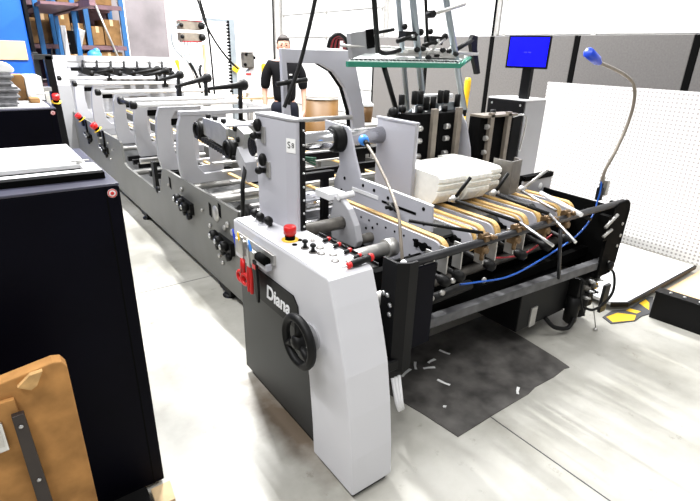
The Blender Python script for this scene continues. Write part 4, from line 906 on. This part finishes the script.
part('wire_bundle', 'rubber', jb, lambda b: b.tube(smooth([(2.80,7.97,1.45),(2.88,7.95,1.28),(2.95,7.95,1.0)]), .02, 8).tube(smooth([(2.98,7.97,1.42),(2.95,7.95,1.28),(3.08,7.95,1.0)]), .02, 8))
part('orange_lead', 'tanboard', jb, lambda b: b.box(3.03, 3.07, 7.96, 8.0, 1.2, 1.72))
part('yellow_clip', 'yellow', jb, lambda b: b.box(3.50, 3.60, 7.92, 7.95, 1.32, 1.42, Matrix.Rotation(.6,3,'Y')))
# white glue unit
gu = empty('glue_unit', (3.0, 6.0, 0), 'small white and grey glue unit on a stand left of the person', 'machine')
part('stand', 'satin', gu, lambda b: b.tube([(3.04,6,.0),(3.04,6,1.25)], .035, 10).tube([(3.10,6.05,0),(3.10,6.05,1.2)], .02, 8))
part('cone', 'white', gu, lambda b: b.prism([(2.94,1.32),(3.14,1.45),(3.20,1.40),(3.06,1.08),(2.94,1.10)], 'y', 5.95, 6.10), .006)
part('head', 'roll', gu, lambda b: b.box(2.98, 3.12, 5.92, 6.08, 1.42, 1.62), .02)
part('cap', 'white', gu, lambda b: b.lathe((3.05,6,1.62), (0,0,1), [(.09,0),(.10,.02),(.09,.05),(0,.06)], 16))
for (xx, zz_) in ((3.0,1.60),(3.12,1.56),(2.98,1.47)): part('fitting', 'matte', gu, lambda b: b.ball((xx,5.93,zz_), .022))
part('red_label', 'red', gu, lambda b: b.box(2.99, 3.07, 5.945, 5.951, 1.335, 1.355), label='red label')
part('shelf', 'wood', gu, lambda b: b.box(2.9, 3.4, 5.9, 6.4, 1.0, 1.03))
gu.location = (3.15, 6.75, 0)
# drums
dr = empty('fibre_drum', (4.34, 6.6, 0), 'large brown fibre drum with white liner top behind the grey arch', 'drum')
part('shell', 'drum', dr, lambda b: b.lathe((4.34,6.6,0), (0,0,1), [(.27,0),(.275,.02),(.275,1.01)], 32))
for z in (.03, 1.0): part('hoop', 'satin', dr, lambda b: b.torus((4.34,6.6,z), (0,0,1), .277, .011, 32, 8))
part('liner', 'paper', dr, lambda b: b.lathe((4.34,6.6,1.0), (0,0,1), [(.27,0),(.26,.06),(.265,.2),(.26,.32),(.21,.35),(0,.36)], 28), label='white liner')
d2 = empty('glue_bucket', (3.0, 3.9, 1.06), 'small brown bucket with white lid between the arch and the black gates', 'bucket')
part('pail', 'drum', d2, lambda b: b.lathe((3.0,3.9,1.06), (0,0,1), [(.05,0),(.055,.01),(.06,.14)], 20))
part('lid', 'paper', d2, lambda b: b.lathe((3.0,3.9,1.20), (0,0,1), [(.064,0),(.064,.02),(.05,.025),(.02,.06),(0,.06)], 20))
d2.location = (2.88, 3.62, 1.07)
st2 = part('bucket_table', 'satin', None, lambda b: b.box(2.75, 3.25, 3.7, 4.2, 1.03, 1.06).box(2.95,3.05,3.9,4.0,.72,1.03)); tag(st2, 'narrow steel ledge carrying the small brown bucket', 'ledge'); st2.location = (-.12, -.28, .01)
# hanging cables
def cable(pts, r, lab, m='rubber'):
    o = part('hanging_cable', m, None, lambda b: b.tube(smooth(pts), r, 8)); tag(o, lab, 'cable', 'black hanging cables'); return o
cable([(1.55,2.15,3.6),(1.47,2.15,2.6),(1.415,2.15,2.05),(1.31,2.15,1.65),(1.22,2.15,1.44),(1.20,2.15,1.40)], .010, 'long black cable dropping from above to the control column top')
cable([(2.65,7.6,3.6),(2.80,7.6,2.6),(2.90,7.6,2.2),(2.97,7.6,1.98),(3.12,7.6,1.72),(3.30,7.6,1.50),(3.44,7.6,1.38)], .016, 'black cable sagging from the junction box towards the boom post')
cable([(2.72,7.7,3.6),(2.88,7.7,2.6),(2.97,7.7,2.2),(3.03,7.7,1.9),(3.05,7.7,1.5),(3.06,7.7,.9)], .016, 'straight black cable dropping past the junction box')
cable([(5.1,9.5,4.6),(5.1,9.5,2.8),(5.1,9.5,1.4)], .018, 'thin dark cable dropping beside the boom post near the wall')
tr = part('drop_pipe', 'satin', None, lambda b: b.box(5.9,5.96,10.9,10.96,0,5)); tag(tr, 'thin grey pole standing directly behind the person', 'pole')

# ------------------------------------------------------------------ standing person
pe = empty('person', (3.55, 6.25, 0), 'person in black t-shirt and dark trousers standing behind the grey arch', 'person')
def skin_mesh(name, m, parent, V, E, sub=2):
    me = bpy.data.meshes.new(name); me.from_pydata([v[:3] for v in V], E, [])
    o = bpy.data.objects.new(name, me); COL.objects.link(o)
    o.modifiers.new('skin', 'SKIN'); s = o.modifiers.new('sub', 'SUBSURF'); s.levels = sub; s.render_levels = sub
    lay = me.skin_vertices[0].data
    for i, v in enumerate(V):
        lay[i].radius = (v[3], v[4] if len(v) > 4 else v[3]); lay[i].use_root = (i == 0)
    dg = bpy.context.evaluated_depsgraph_get(); me2 = bpy.data.meshes.new_from_object(o.evaluated_get(dg))
    bpy.data.objects.remove(o); me2.name = name
    for p in me2.polygons: p.use_smooth = True
    me2.materials.clear(); me2.materials.append(M[m])
    o = bpy.data.objects.new(name, me2); COL.objects.link(o); o.parent = parent
    return o
# body in local coordinates: x across, y depth (faces -y), z up
V = [(0,0,.98,.10,.07),(0,0,1.12,.11,.08),(0,0,1.28,.13,.09),(0,.01,1.42,.13,.08),(0,.01,1.52,.062,.062),(0,-.005,1.60,.056,.058),
     (-.17,.01,1.44,.075,.075),(-.235,.01,1.36,.055,.055),(-.265,.02,1.15,.044,.044),(-.265,-.03,.93,.032,.030),(-.262,-.045,.86,.036,.022),
     (.17,.01,1.44,.075,.075),(.235,.01,1.36,.055,.055),(.265,.02,1.15,.044,.044),(.262,-.04,.93,.032,.030),(.258,-.055,.86,.036,.022),
     (-.10,0,.88,.07,.07),(-.105,-.01,.50,.052,.055),(-.11,.01,.10,.042,.045),(-.115,-.13,.035,.04,.03),
     (.10,0,.88,.07,.07),(.105,-.01,.50,.052,.055),(.11,.01,.10,.042,.045),(.115,-.13,.035,.04,.03)]
Eg = [(0,1),(1,2),(2,3),(3,4),(4,5),(3,6),(6,7),(7,8),(8,9),(9,10),(3,11),(11,12),(12,13),(13,14),(14,15),(0,16),(16,17),(17,18),(18,19),(0,20),(20,21),(21,22),(22,23)]
# fingers as chains from each palm
for s, p in ((-1,10),(1,15)):
    for k, L_ in enumerate((.055,.066,.070,.060)):
        i = len(V); px, py = V[p][0], V[p][1]
        V.append((px, py-.024+k*.016, .80, .0095)); V.append((px-s*.006, py-.026+k*.016, .80-L_*.55, .0085)); V.append((px-s*.016, py-.024+k*.016, .80-L_, .007))
        Eg += [(p,i),(i,i+1),(i+1,i+2)]
    i = len(V); V.append((px-s*.01, py-.045, .835, .011)); V.append((px-s*.016, py-.058, .80, .009)); Eg += [(p,i),(i,i+1)]
bod = skin_mesh('body', 'skin', pe, V, Eg, 2)
hdm = MB(); hc = Vector((0,-.02,1.69))
hdm.ball(hc, .1, .80, .98, 1.18); hdm.ball(hc+Vector((0,-.015,-.05)), .08, .80, .92, .95)
hdm.lathe(hc+Vector((0,-.085,-.03)), (0,-.6,-.25), [(.010,-.01),(.014,.02),(.012,.034),(0,.042)], 10)
for s in (-1, 1): hdm.ball(hc+Vector((s*.081,.005,-.01)), .026, .4, .8, 1.2)
head = hdm.build('head', 'skin', None); head.parent = pe
em = MB()
for s in (-1, 1): em.ball(hc+Vector((s*.032,-.088,.005)), .011, 1.2, .6, .7)
em.box(-.024, .024, hc.y-.092, hc.y-.086, hc.z-.072, hc.z-.066)
for s in (-1, 1): em.box(s*.032-.018, s*.032+.018, hc.y-.098, hc.y-.090, hc.z+.028, hc.z+.034)
o = em.build('face_features', 'hair', None); o.parent = head
hr = MB(); hr.ball(hc+Vector((0,.014,.032)), .102, .86, .98, 1.06); hr.ball(hc+Vector((0,-.035,.085)), .06, 1.2, 1, .6)
bmesh.ops.delete(hr.bm, geom=[v for v in hr.bm.verts if (v.co.y < hc.y-.055 and v.co.z < hc.z+.05) or v.co.z < hc.z-.07], context='VERTS')
o = hr.build('hair', 'hair', None); o.parent = pe
sm = [(0,0,.93,.172,.132),(0,0,1.12,.165,.118),(0,0,1.28,.182,.130),(0,.01,1.42,.178,.115),(0,.01,1.485,.085,.080),(-.17,.01,1.44,.092,.092),(-.238,.01,1.34,.078,.078),(-.264,.018,1.13,.068,.066),(.17,.01,1.44,.092,.092),(.238,.01,1.34,.078,.078),(.264,.018,1.13,.068,.066)]
skin_mesh('t_shirt', 'cloth', pe, sm, [(0,1),(1,2),(2,3),(3,4),(3,5),(5,6),(6,7),(3,8),(8,9),(9,10)], 2)
tr_ = [(0,0,1.02,.175,.135),(0,0,.92,.185,.145),(-.10,0,.84,.118,.12),(-.105,-.01,.50,.080,.085),(-.11,.01,.08,.068,.075),(.10,0,.84,.118,.12),(.105,-.01,.50,.080,.085),(.11,.01,.08,.068,.075)]
skin_mesh('trousers', 'jeans', pe, tr_, [(0,1),(1,2),(2,3),(3,4),(1,5),(5,6),(6,7)], 2)
for s in (-1, 1):
    sh_ = MB(); sh_.ball((s*.112,-.05,.045), .05, .95, 2.6, .85); o = sh_.build('shoe', 'rubber', None); o.parent = pe
lo = MB(); lo.box(.06, .10, -.128, -.120, 1.33, 1.345); o = lo.build('chest_mark', 'paper', None, label='small white chest mark'); o.parent = pe
pe.location.x -= .05; pe.rotation_euler.z = math.radians(-26); pe.scale = (1.02, 1.02, 1.02)

# ------------------------------------------------------------------ light, camera, output
def area(name, loc, sx, sy, e, rot=(0,0,0), col=(1,1,1)):
    l = bpy.data.lights.new(name, 'AREA'); l.shape = 'RECTANGLE'; l.size = sx; l.size_y = sy; l.energy = e; l.color = col
    o = bpy.data.objects.new(name, l); COL.objects.link(o); o.location = loc; o.rotation_euler = rot; return o
area('ceiling_or_fill_lamp', (2.1, 6.0, 5.6), .06, 2.4, 760)
area('ceiling_or_fill_lamp', (-1.6, 4.6, 5.6), .12, 5.0, 230)
area('ceiling_or_fill_lamp', (5.4, 5.0, 5.6), .10, 6.0, 640)
area('ceiling_or_fill_lamp', (-1.4, .0, 5.6), .6, 3.0, 170)
area('ceiling_or_fill_lamp', (3.4, -.8, 5.6), .2, 3.0, 90)
area('ceiling_or_fill_lamp', (5.0, 13.0, 5.6), 1.0, 6.0, 560)
area('ceiling_or_fill_lamp', (6.0, 23.0, 5.6), 1.0, 6.0, 1400)  # added fill with no known fixture, brightens the far end of the wall
w = bpy.data.worlds.new('daylight'); S.world = w; w.use_nodes = True
w.node_tree.nodes['Background'].inputs[0].default_value = (1, .995, .985, 1); w.node_tree.nodes['Background'].inputs[1].default_value = .27
cam = bpy.data.cameras.new('camera'); co = bpy.data.objects.new('camera', cam); COL.objects.link(co)
cam.sensor_width = 36; cam.lens = 485/700*36; cam.clip_start = .02; cam.clip_end = 200
R = Matrix(((0.8038417213370138, 0.20279590197639133, -0.5592068572357893), (-0.5941938409656858, 0.3176651688239628, -0.7389333663291221), (0.027787882186159157, 0.9262627395386394, 0.37585259204372)))
co.matrix_world = Matrix.Translation((0, 0, 1.65)) @ R.to_4x4()
S.camera = co
S.view_settings.view_transform = 'Standard'; S.view_settings.look = 'None'; S.view_settings.gamma = 1; S.view_settings.exposure = .46
try: S.view_settings.use_curve_mapping = False
except Exception: pass
